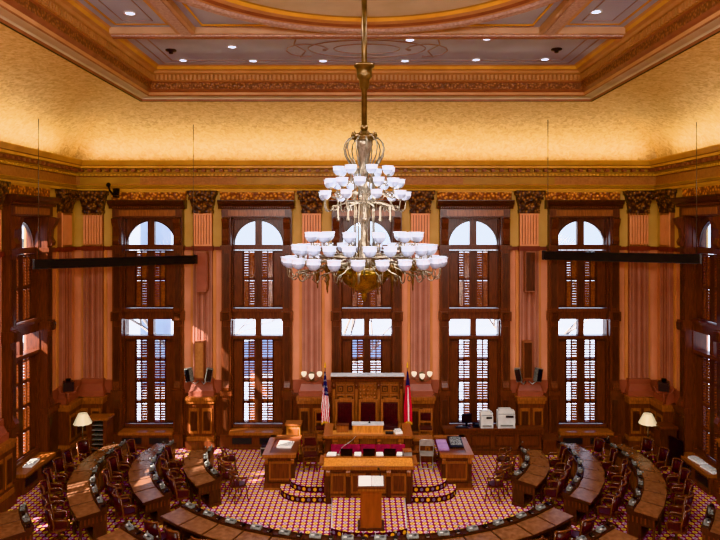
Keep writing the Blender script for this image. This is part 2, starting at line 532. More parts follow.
# ------------------------------------------------------------------ pilasters with wainscot
def pilaster(name, left, right, loc, rz, c=0, pw=.9):
    """piece of wall between two window casings; left/right are its extents, c the pilaster's centre"""
    root = empty(name, loc, rz)
    root['kind'] = 'structure'
    b = MB()
    b.box(c-.34, c+.34, -.16, 0, 2.35, 6.86, 'mauve')
    for x, w, m in ((-.31, .035, 'mauve_light'), (-.2, .04, 'mauve_light'), (-.1, .02, 'rose'), (0, .07, 'mauve_light'), (.1, .02, 'rose'), (.2, .04, 'mauve_light'), (.31, .035, 'mauve_light')):
        b.box(c+x-w/2, c+x+w/2, -.185, -.16, 2.4, 6.84, m)
    b.box(c+.34, c+.44, -.05, 0, 2.35, 6.86, 'ochre_orange')
    b.box(c-.44, c-.34, -.05, 0, 2.35, 6.86, 'ochre_orange')
    b.build('lower_shaft', root)
    b = MB()
    b.box(c-.33, c+.33, -.14, 0, 6.98, 8.16, 'redbrown')
    for k in range(7):
        x = c-.29+k*.0967
        b.box(x-.034, x+.034, -.19, -.14, 6.98, 8.16, 'pink')
    b.box(c-.33, c+.33, -.19, -.14, 6.98, 7.06, 'pink')
    b.box(c-.33, c+.33, -.19, -.14, 8.08, 8.16, 'pink')
    b.build('fluted_shaft', root)
    b = MB()
    b.box(c-.37, c+.37, -.2, 0, 8.14, 8.26, 'capital')
    b.taper(c, -.11, 8.26, 8.78, .34, .11, .45, .2, 'capital')
    b.box(c-.5, c+.5, -.36, 0, 8.78, 8.93, 'capital')
    for s in (-1, 1):     # volutes and leaves
        b.lathe([(.001, -.05), (.09, -.05), (.09, .05), (.001, .05)], 'capital', (c+s*.38, -.28, 8.66), 10)
        for k in range(2):
            b.xprism([(-.2, 8.3), (-.26, 8.45), (-.34, 8.56), (-.3, 8.58), (-.2, 8.5)], c+s*(.08+.18*k)-.06, c+s*(.08+.18*k)+.06, 'capital')
    b.build('capital', root)
    b = MB()
    b.box(left, right, -.1, 0, 6.86, 6.98, 'string')
    b.box(c-.37, c+.37, -.22, 0, 6.84, 7.0, 'string')
    b.build('string_course', root)
    b = MB()
    b.box(c-.44, c+.44, -.34, 0, 1.8, 1.98, 'rose')
    b.taper(c, -.14, 1.98, 2.2, .42, .17, .36, .1, 'rose')
    b.box(c-.38, c+.38, -.22, 0, 2.2, 2.38, 'rose')
    b.box(left, right, -.06, 0, 1.85, 2.3, 'rose')
    b.build('base_block', root)
    b = MB()
    w = pw/2
    b.box(c-w, c+w, -.44, 0, .45, 1.62, 'mahogany')
    b.box(c-w-.06, c+w+.06, -.52, 0, 1.7, 1.8, 'oak')
    b.box(c-w-.03, c+w+.03, -.48, 0, 1.58, 1.7, 'oak')
    b.box(c-w-.05, c+w+.05, -.52, 0, 0, .3, 'mahogany')
    b.box(c-w-.02, c+w+.02, -.47, 0, .3, .45, 'oak')
    for s in (-1, 1):
        b.box(c+s*w*.5-w*.38, c+s*w*.5+w*.38, -.46, -.44, .55, 1.42, 'oak')
        b.box(c+s*w*.5-w*.27, c+s*w*.5+w*.27, -.475, -.46, .65, 1.32, 'mahogany_dark')
    b.build('pedestal', root)
    b = MB()
    b.box(left, right, -.1, 0, 0, 1.85, 'mahogany')
    b.box(left, right, -.16, 0, 1.72, 1.85, 'mahogany')
    b.box(left, right, -.18, 0, 0, .35, 'mahogany_dark')
    for (a, d) in ((left, c-w-.06), (c+w+.06, right)):
        if d-a > .2:
            b.box(a+.06, d-.06, -.13, -.1, .5, 1.6, 'mahogany_dark')
    b.build('wainscot', root)
    return root
p0 = pilaster('pilaster_column', -.68, .68, (-5.7, WY, 0), 0)
psnap = snapshot(p0)
for x in (-1.89, 1.9, 5.7):
    copy_snap(psnap).location = (x, WY, 0)
for k in range(5):
    for s in (-1, 1):
        o = copy_snap(psnap)
        o.location = (s*WX, SIDE[0]-1.9-3.8*k, 0)
        o.rotation_euler.z = -s*PI/2
pilaster('pilaster_column', -.71, .71, (-9.53, WY, 0), 0)
pilaster('pilaster_column', -.71, .71, (9.53, WY, 0), 0)
pilaster('pilaster_column', -1.04, 1.04, (-WX, 21.46, 0), PI/2, .12)
pilaster('pilaster_column', -1.04, 1.04, (WX, 21.46, 0), -PI/2, -.12)

# ------------------------------------------------------------------ cornice and ceiling
def sweep(b, prof, x, y0, y1, mats, smooth=False):
    """prof: (inset, z) from the rectangle +-x, y0..y1; mats: one per segment (or one name)"""
    for i in range(len(prof)-1):
        (d0, z0), (d1, z1) = prof[i], prof[i+1]
        mat = mats if isinstance(mats, str) else mats[i]
        def ring(d, z):
            return [(-x+d, y1-d, z), (x-d, y1-d, z), (x-d, y0+d, z), (-x+d, y0+d, z)]
        vs = ring(d0, z0) + ring(d1, z1)
        b.add(vs, [(k, (k+1) % 4, 4+(k+1) % 4, 4+k) for k in range(4)], mat, smooth)

def block_row(b, x, y0, y1, d0, d1, z0, z1, pitch, wid, mat):
    """blocks along back and side runs, between insets d0 and d1"""
    n = int((2*(x-d1))/pitch)
    for k in range(n+1):
        u = -(x-d1) + (2*(x-d1))*k/n
        b.box(u-wid/2, u+wid/2, y1-d1, y1-d0, z0, z1, mat)
    ya, yb = max(y0, 7.0), y1-d1
    n = int((yb-ya)/pitch)
    for k in range(n+1):
        v = ya + (yb-ya)*k/n
        b.box(-x+d0, -x+d1, v-wid/2, v+wid/2, z0, z1, mat)
        b.box(x-d1, x-d0, v-wid/2, v+wid/2, z0, z1, mat)

b = MB()
prof = [(0, 8.92), (.2, 8.92), (.22, 9.0), (.16, 9.03), (.2, 9.1), (.12, 9.14), (.1, 9.42), (.14, 9.44), (.14, 9.54), (.2, 9.56), (.2, 9.66), (.42, 9.7), (.42, 9.78), (.46, 9.8), (.54, 9.93), (.54, 9.96), (.3, 9.96), (.3, 9.86), (0, 9.86)]
mats = ['gold_dark', 'gold', 'redbrown', 'gold_dark', 'gold', 'terracotta', 'redbrown', 'gold_dark', 'gold', 'gold_dark', 'gold_dark', 'gold', 'redbrown', 'gold', 'gold', 'gold', 'gold', 'gold']
sweep(b, prof, WX, WN, WY, mats)
block_row(b, WX, WN, WY, .2, .38, 9.58, 9.68, .3, .13, 'redbrown')
block_row(b, WX, WN, WY, .13, .19, 9.45, 9.52, .13, .065, 'gold')
structure(b.build('trim_1'), 'gold and terracotta cornice around the hall')
b = MB()
k = 0
for (a, c) in ((-10, -7.9), (-4.5, -1.5), (3.4, 6.6)):   # olive painted stretches in the frieze
    b.box(a, c, WY-.125, WY-.115, 9.16, 9.4, 'gold_dark')
structure(b.build('trim_2'))

CX, CY0, CY1 = 6.72, 1.75, 19.05
b = MB()
n = 14
cz0, cz1 = 9.86, 11.42
cp = [(3.5*(1-math.cos(PI/2*i/n))**1.0, cz0+(cz1-cz0)*math.sin(PI/2*i/n)) for i in range(n+1)]
# the cove closes from the wall line to the coffer line; insets differ along x and y
def cove_ring(t, z):
    x = WX + (CX-WX)*t
    ya = WN + (CY0-WN)*t
    yb = WY + (CY1-WY)*t
    return [(-x, yb, z), (x, yb, z), (x, ya, z), (-x, ya, z)]
for i in range(n):
    t0, t1 = 1-math.cos(PI/2*i/n), 1-math.cos(PI/2*(i+1)/n)
    vs = cove_ring(t0, cp[i][1]) + cove_ring(t1, cp[i+1][1])
    # separate quads per side so that the corner stays a crisp groin
    for k in range(4):
        b.add([vs[k], vs[(k+1) % 4], vs[4+(k+1) % 4], vs[4+k]], [(0, 1, 2, 3)], 'cove')
b.box(-WX-.5, WX+.5, WN-.5, WY+.5, 13.0, 13.1, 'cream')
structure(b.build('ceiling'), 'gold papered cove')

b = MB()
prof = [(0, 11.42), (0, 11.4), (.06, 11.4), (.07, 11.46), (.1, 11.5), (.34, 11.5), (.36, 11.53), (.38, 11.6), (.42, 11.63), (.46, 11.68), (.46, 11.86), (.5, 11.89), (.5, 12.1), (.56, 12.12), (.6, 12.18), (.7, 12.2), (.74, 12.27), (.8, 12.3)]
mats = ['black', 'black', 'redbrown', 'cream', 'cream', 'redbrown', 'peach', 'redbrown', 'redbrown', 'terracotta_carved', 'redbrown', 'terracotta', 'peach', 'peach', 'peach', 'gold', 'peach']
sweep(b, prof, CX, CY0, CY1, mats)
block_row(b, CX, CY0, CY1, .5, .56, 11.93, 12.07, .12, .065, 'peach')
structure(b.build('trim_3'), 'stepped terracotta moulding around the ceiling panels')

# ceiling field: panels, beams, ring
CC, CR = 10.4, 4.4
b = MB()
b.box(-CX+.5, CX-.5, CY0+.5, CY1-.5, 12.3, 12.4, 'grey_panel')
structure(b.build('ceiling_panel'), 'grey ceiling panels')
b = MB()
ZB = 12.15
for s in (1, -1):
    ya, yb = CC+s*CR, CC+s*(CR+.44)
    y0, y1 = sorted((ya, yb))
    b.box(-CX+.75, CX-.75, y0, y1, ZB, 12.3, 'beam_tan')
    b.box(-CX+.75, CX-.75, y0+.1, y1-.1, ZB-.03, ZB, 'lilac_mould')
    b.box(-CX+.75, CX-.75, y0+.19, y1-.19, ZB-.05, ZB-.03, 'redbrown')
    x0, x1 = sorted((s*(CR-.42), s*CR))
    b.box(x0, x1, CC-CR, CC+CR, ZB, 12.3, 'beam_tan')
    b.box(x0+.09, x1-.09, CC-CR, CC+CR, ZB-.03, ZB, 'lilac_mould')
structure(b.build('ceiling_beam'), 'plaster beams framing the ceiling circle')
b = MB()
NN = 96
rp = [(4.4, 12.3), (4.4, 12.15), (4.3, 12.11), (4.12, 12.11), (4.05, 12.15), (3.98, 12.16), (3.9, 12.2), (3.76, 12.22), (3.7, 12.28), (3.62, 12.3)]
rm = ['peach', 'peach', 'lilac_mould', 'lilac_mould', 'peach', 'redbrown', 'peach', 'gold', 'gold_dark']
for i in range(len(rp)-1):
    b.lathe([rp[i], rp[i+1]], rm[i], (0, CC, 0), NN)
b.lathe([(3.64, 12.29), (.001, 12.29)], 'cream', (0, CC, 0), NN)
b.lathe([(2.6, 12.285), (2.5, 12.27), (2.4, 12.285)], 'panel_line', (0, CC, 0), NN)
structure(b.build('ceiling_ring_panel'), 'round moulding with cream disc in the ceiling')
# spandrel panel mouldings and the painted lines of the flat panels
b = MB()
for s in (-1, 1):
    # long side panels
    x0, x1 = sorted((s*(CR+.12), s*(CX-.95)))
    for (ya, yb) in ((CC-CR+.2, CC+CR-.2),):
        for d in (.0, .28):
            w = .05 if d == 0 else .02
            m = 'gold' if d == 0 else 'panel_line'
            b.box(x0+d, x1-d, yb-d-w, yb-d, 12.285, 12.3, m)
            b.box(x0+d, x1-d, ya+d, ya+d+w, 12.285, 12.3, m)
            b.box(x0+d, x0+d+w, ya+d, yb-d, 12.285, 12.3, m)
            b.box(x1-d-w, x1-d, ya+d, yb-d, 12.285, 12.3, m)
    # corner spandrels
    for t in (-1, 1):
        pts = []
        for k in range(13):
            a = R(28+34*k/12)
            pts.append((s*4.62*math.cos(a)*.98, CC+t*4.62*math.sin(a)*.98))
        cx_, cy_ = s*3.78, CC+t*4.2
        line = [(p[0], p[1], 12.29) for p in pts if abs(p[0]) < 3.8 and abs(p[1]-CC) < 4.22]
        if len(line) > 2:
            line = [(s*3.8, line[0][1], 12.29)] + line + [(line[-1][0], CC+t*4.22, 12.29), (cx_, cy_, 12.29), (s*3.8, line[0][1], 12.29)]
            b.tube(line, .035, 'gold', 4)
y0, y1 = CC+CR+.6, CY1-1.0
for d in (0, .3):
    w = .03
    b.box(-5.7+d, 5.7-d, y1-d-w, y1-d, 12.285, 12.3, 'panel_line')
    b.box(-5.7+d, 5.7-d, y0+d, y0+d+w, 12.285, 12.3, 'panel_line')
    for s in (-1, 1):
        b.box(s*(5.7-d)-w/2, s*(5.7-d)+w/2, y0+d, y1-d, 12.285, 12.3, 'panel_line')
# scroll ornament in the back panel
for rr in (.45, .8):
    b.tube([(rr*1.9*math.cos(2*PI*k/40), 16.6+rr*math.sin(2*PI*k/40), 12.295) for k in range(41)], .02, 'panel_line', 4)
for s in (-1, 1):
    b.tube([(s*(1.0+.09*k*math.cos(.55*k)/2+.05*k), 16.6+.05*k*math.sin(.55*k), 12.295) for k in range(16)], .02, 'panel_line', 4)
    b.tube([(s*1.75, 15.75, 12.295), (s*1.85, 16.2, 12.295), (s*1.6, 16.8, 12.295), (s*1.8, 17.4, 12.295)], .02, 'panel_line', 4)
structure(b.build('ceiling_panel_line'), 'painted panel lines on the ceiling')

# recessed downlights
DL = [(130, 13.5), (183, 60.5), (253, 61), (323, 61), (405, 61), (476, 60), (545, 59.5), (596, 12), (410, 40), (487, 39), (232, 47)]
DLN = ['recessed ceiling downlight in the side panel above the flag side', 'recessed ceiling downlight at far left of the back ceiling panel',
       'second recessed downlight from the left in the back panel row', 'third recessed downlight from the left, beside the chandelier rod',
       'recessed downlight just right of the bronze rod cup, back row', 'second recessed downlight from the right in the back panel row',
       'recessed ceiling downlight at far right of the back ceiling panel', 'recessed ceiling downlight in the side panel on the printer side',
       'recessed downlight near the beam, right of the chandelier rod', 'recessed downlight near the beam, farther right of the rod', 'recessed downlight near the beam, left of the rod']
dl0 = None
for (px, py), lab in zip(DL, DLN):
    Y = F*(12.285-CAMZ)/(226-py)
    X = (px-363)/F*Y+CAMX
    if dl0 is None:
        dl0 = empty('ceiling_downlight')
        b = MB(); b.lathe([(.14, 0), (.14, -.02), (.1, -.02), (.1, 0)], 'white_plastic', n=16); b.build('trim_ring', dl0)
        b = MB(); b.lathe([(.105, -.012), (.001, -.012)], 'downlight', n=16); b.build('lens', dl0)
        dsnap = snapshot(dl0); o = dl0
    else:
        o = copy_snap(dsnap)
    o.location = (X, Y, 12.298)
    tag(o, lab, 'ceiling light', 'recessed ceiling downlights')
for (px, py, lab) in ((171, 50.5, 'small dark ceiling sprinkler at left end of back panel'), (556.5, 49.5, 'small dark ceiling sprinkler at right end of back panel')):
    Y = F*(12.285-CAMZ)/(226-py)
    b = MB(); b.lathe([(.14, 0), (.14, -.03), (.06, -.05), (.05, -.1), (.001, -.1)], 'black_plastic', n=12)
    tag(b.build('ceiling_sprinkler', loc=((px-363)/F*Y+CAMX, Y, 12.3)), lab, 'sprinkler', 'ceiling sprinklers')

# ------------------------------------------------------------------ chandelier
def make_chandelier():
    root = empty('chandelier', (-.08, CC, 6.6))
    tag(root, 'huge tiered brass chandelier with white glass bowl shades', 'chandelier')
    z0 = 6.6
    Z = lambda py: CAMZ+(226-py)*CC/F - z0
    b = MB(); b.tube([(0, 0, 12.29-z0), (0, 0, Z(128))], .045, 'brass_dark', 8); b.build('hanging_rod', root)
    b = MB(); b.lathe([(.001, Z(64)), (.17, Z(64.5)), (.165, Z(67)), (.13, Z(69)), (.12, Z(75)), (.125, Z(77)), (.085, Z(80)), (.075, Z(88)), (.03, Z(91.5)), (.001, Z(92))][::-1], 'brass_dark', n=20); b.build('rod_cup', root)
    b = MB(); b.ball((0, 0, Z(128)), .065, 'brass_dark')
    b.lathe([(.05, Z(131)), (.1, Z(133)), (.2, Z(136)), (.21, Z(139)), (.12, Z(141)), (.1, Z(141.5))], 'brass_dark', n=20)
    for k in range(10):
        a = 2*PI*k/10
        b.lathe([(.001, .09), (.03, .03), (.015, 0)], 'brass_dark', (.19*math.cos(a), .19*math.sin(a), Z(137)), 6)
    b.build('crown', root)
    b = MB(); b.lathe([(.05, Z(139)), (.14, Z(140)), (.145, Z(145)), (.11, Z(150)), (.08, Z(162)), (.07, Z(166)), (.12, Z(170))], 'silver', n=20); b.build('glass_vase', root)
    for k in range(12):
        a = 2*PI*k/12+.13
        b = MB()
        pr = [(.17, 138), (.24, 138.5), (.31, 143), (.335, 149), (.31, 156), (.24, 163), (.18, 168), (.14, 174)]
        b.tube([(r*math.cos(a), r*math.sin(a), Z(py)) for r, py in pr], .015, 'brass', 5)
        b.build('cage_rib', root)
    b = MB()
    b.lathe([(.001, Z(166)), (.13, Z(170)), (.06, Z(174)), (.05, Z(185)), (.1, Z(190)), (.12, Z(194)), (.07, Z(198)), (.075, Z(205)), (.11, Z(210)), (.12, Z(216)), (.09, Z(221)), (.06, Z(226)), (.06, Z(238)), (.1, Z(243)), (.07, Z(250)), (.16, Z(258)), (.18, Z(264)), (.12, Z(268))][::-1], 'silver', n=20)
    b.build('central_column', root)
    for k in range(8):
        a = 2*PI*k/8+.2
        b = MB(); b.tube([(.16*math.cos(a), .16*math.sin(a), Z(174)), (.17*math.cos(a), .17*math.sin(a), Z(262))], .011, 'brass', 5); b.build('column_rod', root)
    b = MB()
    b.lathe([(.1, Z(266)), (.3, Z(268)), (.44, Z(270)), (.45, Z(274)), (.4, Z(277)), (.38, Z(279)), (.3, Z(285)), (.16, Z(290)), (.1, Z(292)), (.05, Z(293)), (.04, Z(295)), (.05, Z(297)), (.03, Z(300)), (.001, Z(302))][::-1], 'gold_dome', n=28)
    b.build('bottom_dome', root)
    def ring(r, py, t, name):
        b = MB(); b.tube([(r*math.cos(2*PI*k/40), r*math.sin(2*PI*k/40), Z(py)) for k in range(41)], t, 'brass', 6, False); b.build(name, root)
    ring(.3, 202, .016, 'upper_ring'); ring(.72, 256, .016, 'lower_ring'); ring(.42, 268, .02, 'dome_ring')
    # lamps: arm with a cup, and a glass bowl on it
    def bowl_mesh(s):
        b = MB()
        b.lathe([(.035*s, -.03*s), (.08*s, -.01*s), (.12*s, .04*s), (.136*s, .09*s)], 'shade_low', n=32, scallop=.05, lobes=8)
        b.lathe([(.136*s, .09*s), (.133*s, .135*s), (.136*s, .16*s), (.152*s, .195*s)], 'shade', n=32, scallop=.08, lobes=8)
        b.lathe([(.001, .17*s), (.05*s, .17*s), (.12*s, .155*s)], 'shade_glow', n=16)
        return b
    def lamp(ang, r, py, rin, pyin, s, drop):
        """bowl centred at height of image row py"""
        ca, sa = math.cos(ang), math.sin(ang)
        zb = Z(py) - .08*s
        zi = Z(pyin)
        b = MB()
        pts = []
        L = r-rin
        for t, dz in ((0, 0), (.35, .03), (.6, -.02)):
            pts.append(((rin+L*t)*ca, (rin+L*t)*sa, zi+(zb-.1-zi)*t+dz))
        q = min(.14, L*.3)
        for k in range(7):
            an = PI*1.05 + PI*1.0*k/6
            pts.append(((r-q*.5+q*.5*math.cos(an))*ca, (r-q*.5+q*.5*math.cos(an))*sa, zb-.1+(.05+drop*.4)*math.sin(an)))
        pts.append((r*ca, r*sa, zb+.005))
        b.tube(pts, .011, 'brass', 5)
        # scroll curl
        cr = .065
        rc = rin+(r-rin)*.72
        b.tube([((rc+cr*math.cos(.6*k)*(1-k*.07))*ca, (rc+cr*math.cos(.6*k)*(1-k*.07))*sa, zb-.1-drop*.5+cr*math.sin(.6*k)*(1-k*.07)) for k in range(11)], .009, 'brass', 4)
        b.lathe([(.02, -.03), (.05, 0), (.04, .02)], 'brass', (r*ca, r*sa, zb), 8)
        arm = b.build('lamp_arm', root)
        g = bpy.data.objects.new('glass_shade', BM[s])
        COL.objects.link(g)
        g.parent = arm
        g.location = (r*ca, r*sa, zb)
        g.rotation_euler.z = ang
    tmp = {}
    BM = {}
    for s in (.63, .71):
        o = bowl_mesh(s).build('glass_shade')
        BM[s] = o.data
        bpy.data.objects.remove(o)
    for k in range(8):
        lamp(2*PI*(k+.35)/8, .43, 171.5, .08, 182, .63, .05)
    for k in range(12):
        lamp(2*PI*(k+.5)/12+.14, .57, 184, .08, 194, .63, .06)
    for k in range(9):
        lamp(2*PI*(k+.15)/9, .68, 196, .08, 203, .63, .12)
    for k in range(12):
        lamp(2*PI*(k+.5)/12, .87, 237, .62, 254, .71, .03)
    for k in range(22):
        lamp(2*PI*(k+.55)/22+.06, 1.08, 249.5, .3, 258, .71, .08)
    for k in range(22):
        lamp(2*PI*(k+.1)/22+.04, 1.24, 261.5, .3, 264, .71, .14)
    for k in range(10):
        a = 2*PI*(k+.5)/10
        r = .45
        b = MB(); b.lathe([(.006, Z(200)), (.006, Z(206)), (.018, Z(207)), (.008, Z(209)), (.01, Z(218)), (.024, Z(219.5)), (.012, Z(221)), (.001, Z(222))][::-1], 'brass', (r*math.cos(a), r*math.sin(a), 0), 6)
        b.build('pendant_drop', root)
    for k in range(12):
        a = 2*PI*(k+.5)/12
        r = .8 if k % 2 else .62
        b = MB(); b.lathe([(.01, Z(262)), (.04, Z(265)), (.05, Z(268)), (.02, Z(272)), (.035, Z(275)), (.02, Z(279)), (.025, Z(281)), (.008, Z(285)), (.012, Z(288)), (.001, Z(290))][::-1], 'brass_dark', (r*math.cos(a), r*math.sin(a), 0), 8)
        b.build('pendant_finial', root)
    for k in range(12):   # scrolls under the dome ring
        a = 2*PI*k/12
        b = MB(); b.tube([((.46+.13*math.cos(.5*j)*(1-.05*j))*math.cos(a), (.46+.13*math.cos(.5*j)*(1-.05*j))*math.sin(a), Z(272)+.13*math.sin(.5*j)*(1-.05*j)) for j in range(13)], .014, 'brass', 5)
        b.build('scroll', root)
make_chandelier()

# ------------------------------------------------------------------ hanging projection screens
def beam(name, a, c, label, wires):
    a, c = Vector(a), Vector(c)
    root = empty(name, a)
    tag(root, label, 'projection screen', 'hanging black screen casings')
    d = c-a
    L = d.length
    ang = math.atan2(d.y, d.x)
    root.rotation_euler.z = ang
    b = MB(); b.box(0, L, -.1, .1, -.13, .13, 'black'); b.build('casing', root)
    for x in (0, L):
        b = MB(); b.box(x-.03, x+.03, -.12, .12, -.15, .15, 'black_plastic'); b.build('end_cap', root)
    b = MB(); b.box(.05, L-.05, -.03, .03, -.155, -.13, 'black_plastic'); b.build('bottom_bar', root)
    for (t, top) in wires:
        b = MB(); b.tube([(t*L, 0, .13), (t*L, 0, top)], .012, 'steel', 5); b.build('wire', root)
beam('hanging_projection_screen', (-9.64, 18.5, 6.6), (-5.65, 21.2, 6.6), 'long black screen casing hung by wires in the left corner', ((.03, 4.27), (.985, 4.45)))
beam('hanging_projection_screen', (5.8, 20.9, 6.75), (9.72, 18.6, 6.75), 'long black screen casing hung by wires in the right corner', ((.03, 4.41), (.975, 3.98)))

# ------------------------------------------------------------------ legislators' desks, chairs, consoles
C0 = Vector((0, 20.7, 0))
PITCH = R(6.25)
ROWS = [(5.0, 'innermost row'), (6.5, 'second row'), (8.05, 'third row'), (9.72, 'outermost row')]
def pos(Rr, a, z=0):
    d = max(0, (math.degrees(abs(a))-64)/24)
    q = Rr-.46*d*d
    return (C0.x+q*math.sin(a), C0.y-q*math.cos(a), z)
def facing(a):
    p, q = pos(7, a-.01), pos(7, a+.01)
    return math.atan2(q[1]-p[1], q[0]-p[0])

def desk_proto(Rin, a, da):
    """local +y towards the rostrum, origin on the floor at radius Rin+.37; neighbours share the radial joint lines"""
    root = empty('legislator_desk')
    Rm = Rin+.37
    g = .006
    O, th = pos(Rm, a), facing(a)
    def local(p):
        dx, dy = p[0]-O[0], p[1]-O[1]
        return (dx*math.cos(th)+dy*math.sin(th), -dx*math.sin(th)+dy*math.cos(th))
    def edge(ab, sgn):
        q, t = local(pos(Rm, ab)), facing(ab)-th
        return lambda y: q[0] + (y-q[1])*(-math.sin(t)/math.cos(t)) - sgn*g
    xl, xr = edge(a-da/2, -1), edge(a+da/2, 1)
    def slab(b, y0, y1, z00, z01, z10, z11, mat, inset=0):
        l0, r0, l1, r1 = xl(y0)+inset, xr(y0)-inset, xl(y1)+inset, xr(y1)-inset
        vs = [(l0, y0, z00), (r0, y0, z00), (r1, y1, z01), (l1, y1, z01), (l0, y0, z10), (r0, y0, z10), (r1, y1, z11), (l1, y1, z11)]
        b.add(vs, [(3, 2, 1, 0), (4, 5, 6, 7), (0, 1, 5, 4), (1, 2, 6, 5), (2, 3, 7, 6), (3, 0, 4, 7)], mat)
    b = MB(); slab(b, -.37, .2, .64, .67, .69, .725, 'desk_wood'); slab(b, -.355, .185, .68, .7, .696, .731, 'desk_top', .018); b.build('desk_top', root)
    b = MB(); slab(b, .2, .37, .66, .66, .775, .79, 'desk_wood'); slab(b, .35, .37, .78, .78, .815, .815, 'desk_wood'); b.build('console_rail', root)
    b = MB(); slab(b, .32, .345, .1, .1, .66, .66, 'mahogany', .02)
    for k in (-1, 1):
        b.box(k*.16-.11, k*.16+.11, .345, .357, .2, .62, 'oak')
    b.build('front_panel', root)
    b = MB(); slab(b, -.3, .32, .4, .4, .43, .43, 'desk_wood', .03); b.build('shelf', root)
    for s in (-1, 1):
        b = MB()
        fn = xr if s > 0 else xl
        w0, w1 = s*fn(-.3)-.02, s*fn(.33)-.02
        vs = []
        for z in (.42, .66):
            for t in (0, .035):
                vs += [(s*(w0-t), -.3, z), (s*(w1-t), .33, z)]
        b.add(vs, [(0, 1, 3, 2), (4, 6, 7, 5), (0, 4, 5, 1), (2, 3, 7, 6), (0, 2, 6, 4), (1, 5, 7, 3)], 'desk_wood')
        for k in range(7):   # slotted end
            t = k/6
            x, y = w0+(w1-w0)*t, -.27+.57*t
            b.box(s*x-.012, s*x+.012, y-.015, y+.015, .46, .6, 'mahogany')
        b.box(min(s*(w1-.03), s*w1), max(s*(w1-.03), s*w1), .02, .33, 0, .42, 'desk_wood')
        b.box(min(s*(w0-.05), s*w0), max(s*(w0-.05), s*w0), -.3, -.24, 0, .42, 'desk_wood')
        b.build('side_panel', root)
    b = MB(); slab(b, .0, .36, 0, 0, .08, .08, 'mahogany_dark', .01); b.build('plinth', root)
    return root

def console_proto():
    b = MB()
    b.xprism([(-.06, 0), (.06, 0), (.06, .07), (.0, .075), (-.06, .03)], -.13, .13, 'grey_plastic')
    b.box(-.09, -.02, -.05, .0, .06, .066, 'white_plastic')  # glint on the console top, painted as a white patch
    b.box(.02, .09, -.04, .02, .068, .074, 'black_plastic')
    b.box(-.12, -.1, .02, .05, .06, .12, 'metal')
    return b.build('voting_console')

def mic_proto():
    b = MB()
    b.xprism([(-.05, 0), (.05, 0), (.05, .05), (-.05, .03)], -.05, .05, 'black_plastic')
    b.box(-.035, .035, -.052, -.045, .008, .024, 'metal')
    b.tube([(0, .02, .04), (0, .0, .12), (0, -.05, .17)], .008, 'steel', 5)
    b.ball((0, -.06, .175), .024, 'grey_plastic', 8)
    return b.build('desk_microphone')

def chair_proto():
    root = empty('swivel_armchair')
    b = MB()
    for k in range(4):
        a = PI/2*k+PI/4
        b.tube([(0, 0, .16), (.14*math.cos(a), .14*math.sin(a), .12), (.29*math.cos(a), .29*math.sin(a), .04)], [.03, .025, .02], 'chair_wood', 6)
        b.ball((.29*math.cos(a), .29*math.sin(a), .025), .025, 'black_plastic', 6)
    b.build('pedestal_base', root)
    b = MB(); b.tube([(0, 0, .12), (0, 0, .4)], .03, 'brass_dark', 8); b.build('post', root)
    b = MB()
    poly = [(.25*math.copysign(abs(math.cos(t))**.6, math.cos(t)), .24*math.copysign(abs(math.sin(t))**.6, math.sin(t))) for t in [2*PI*k/20 for k in range(20)]]
    b.prism(poly, .39, .43, 'chair_wood')
    b.prism([(p[0]*.93, p[1]*.93) for p in poly], .43, .475, 'burgundy')
    b.build('seat', root)
    # curved padded back
    b = MB()
    n = 8
    def arc(t, r, lean=0):
        return (r*math.sin(t), .05-r*math.cos(t)-lean)
    T = R(48)
    vs = []
    for (z, lean) in ((.55, .0), (.91, .06)):
        for rr in (.27, .305):
            for k in range(n+1):
                t = -T+2*T*k/n
                p = arc(t, rr, lean)
                vs.append((p[0], p[1], z))
    m = n+1
    fs = []
    for k in range(n):
        fs += [(k, k+1, 2*m+k+1, 2*m+k), (m+k+1, m+k, 3*m+k, 3*m+k+1), (2*m+k, 2*m+k+1, 3*m+k+1, 3*m+k), (k+1, k, m+k, m+k+1)]
    fs += [(0, 2*m, 3*m, m), (n, m+n, 3*m+n, 2*m+n)]
    b.add(vs, fs, 'burgundy', True)
    back = b.build('backrest', root)
    b = MB()
    T2 = R(54)
    pts = []
    for k in range(n+1):
        t = -T2+2*T2*k/n
        p = arc(t, .295, .07)
        pts.append((p[0], p[1], .93+.025*math.cos(t*1.6)))
    b.tube(pts, .026, 'chair_wood', 6)
    for s in (-1, 1):
        p0, p1 = arc(s*T2, .29, 0), arc(s*T2, .295, .07)
        b.tube([(p0[0], p0[1], .42), (p0[0], p0[1], .55), (p1[0], p1[1], .93)], .022, 'chair_wood', 6)
    for k in (-1, 0, 1):
        p = arc(k*.4, .29, 0)
        b.tube([(p[0], p[1], .43), (p[0], p[1], .56)], .014, 'chair_wood', 5)
    b.build('back_frame', back)
    for s in (-1, 1):
        b = MB()
        b.tube([(s*.235, -.13, .68), (s*.285, -.02, .67), (s*.285, .12, .66), (s*.27, .19, .62), (s*.25, .17, .44)], [.02, .024, .026, .022, .018], 'chair_wood', 6)
        b.build('arm', root)
    return root

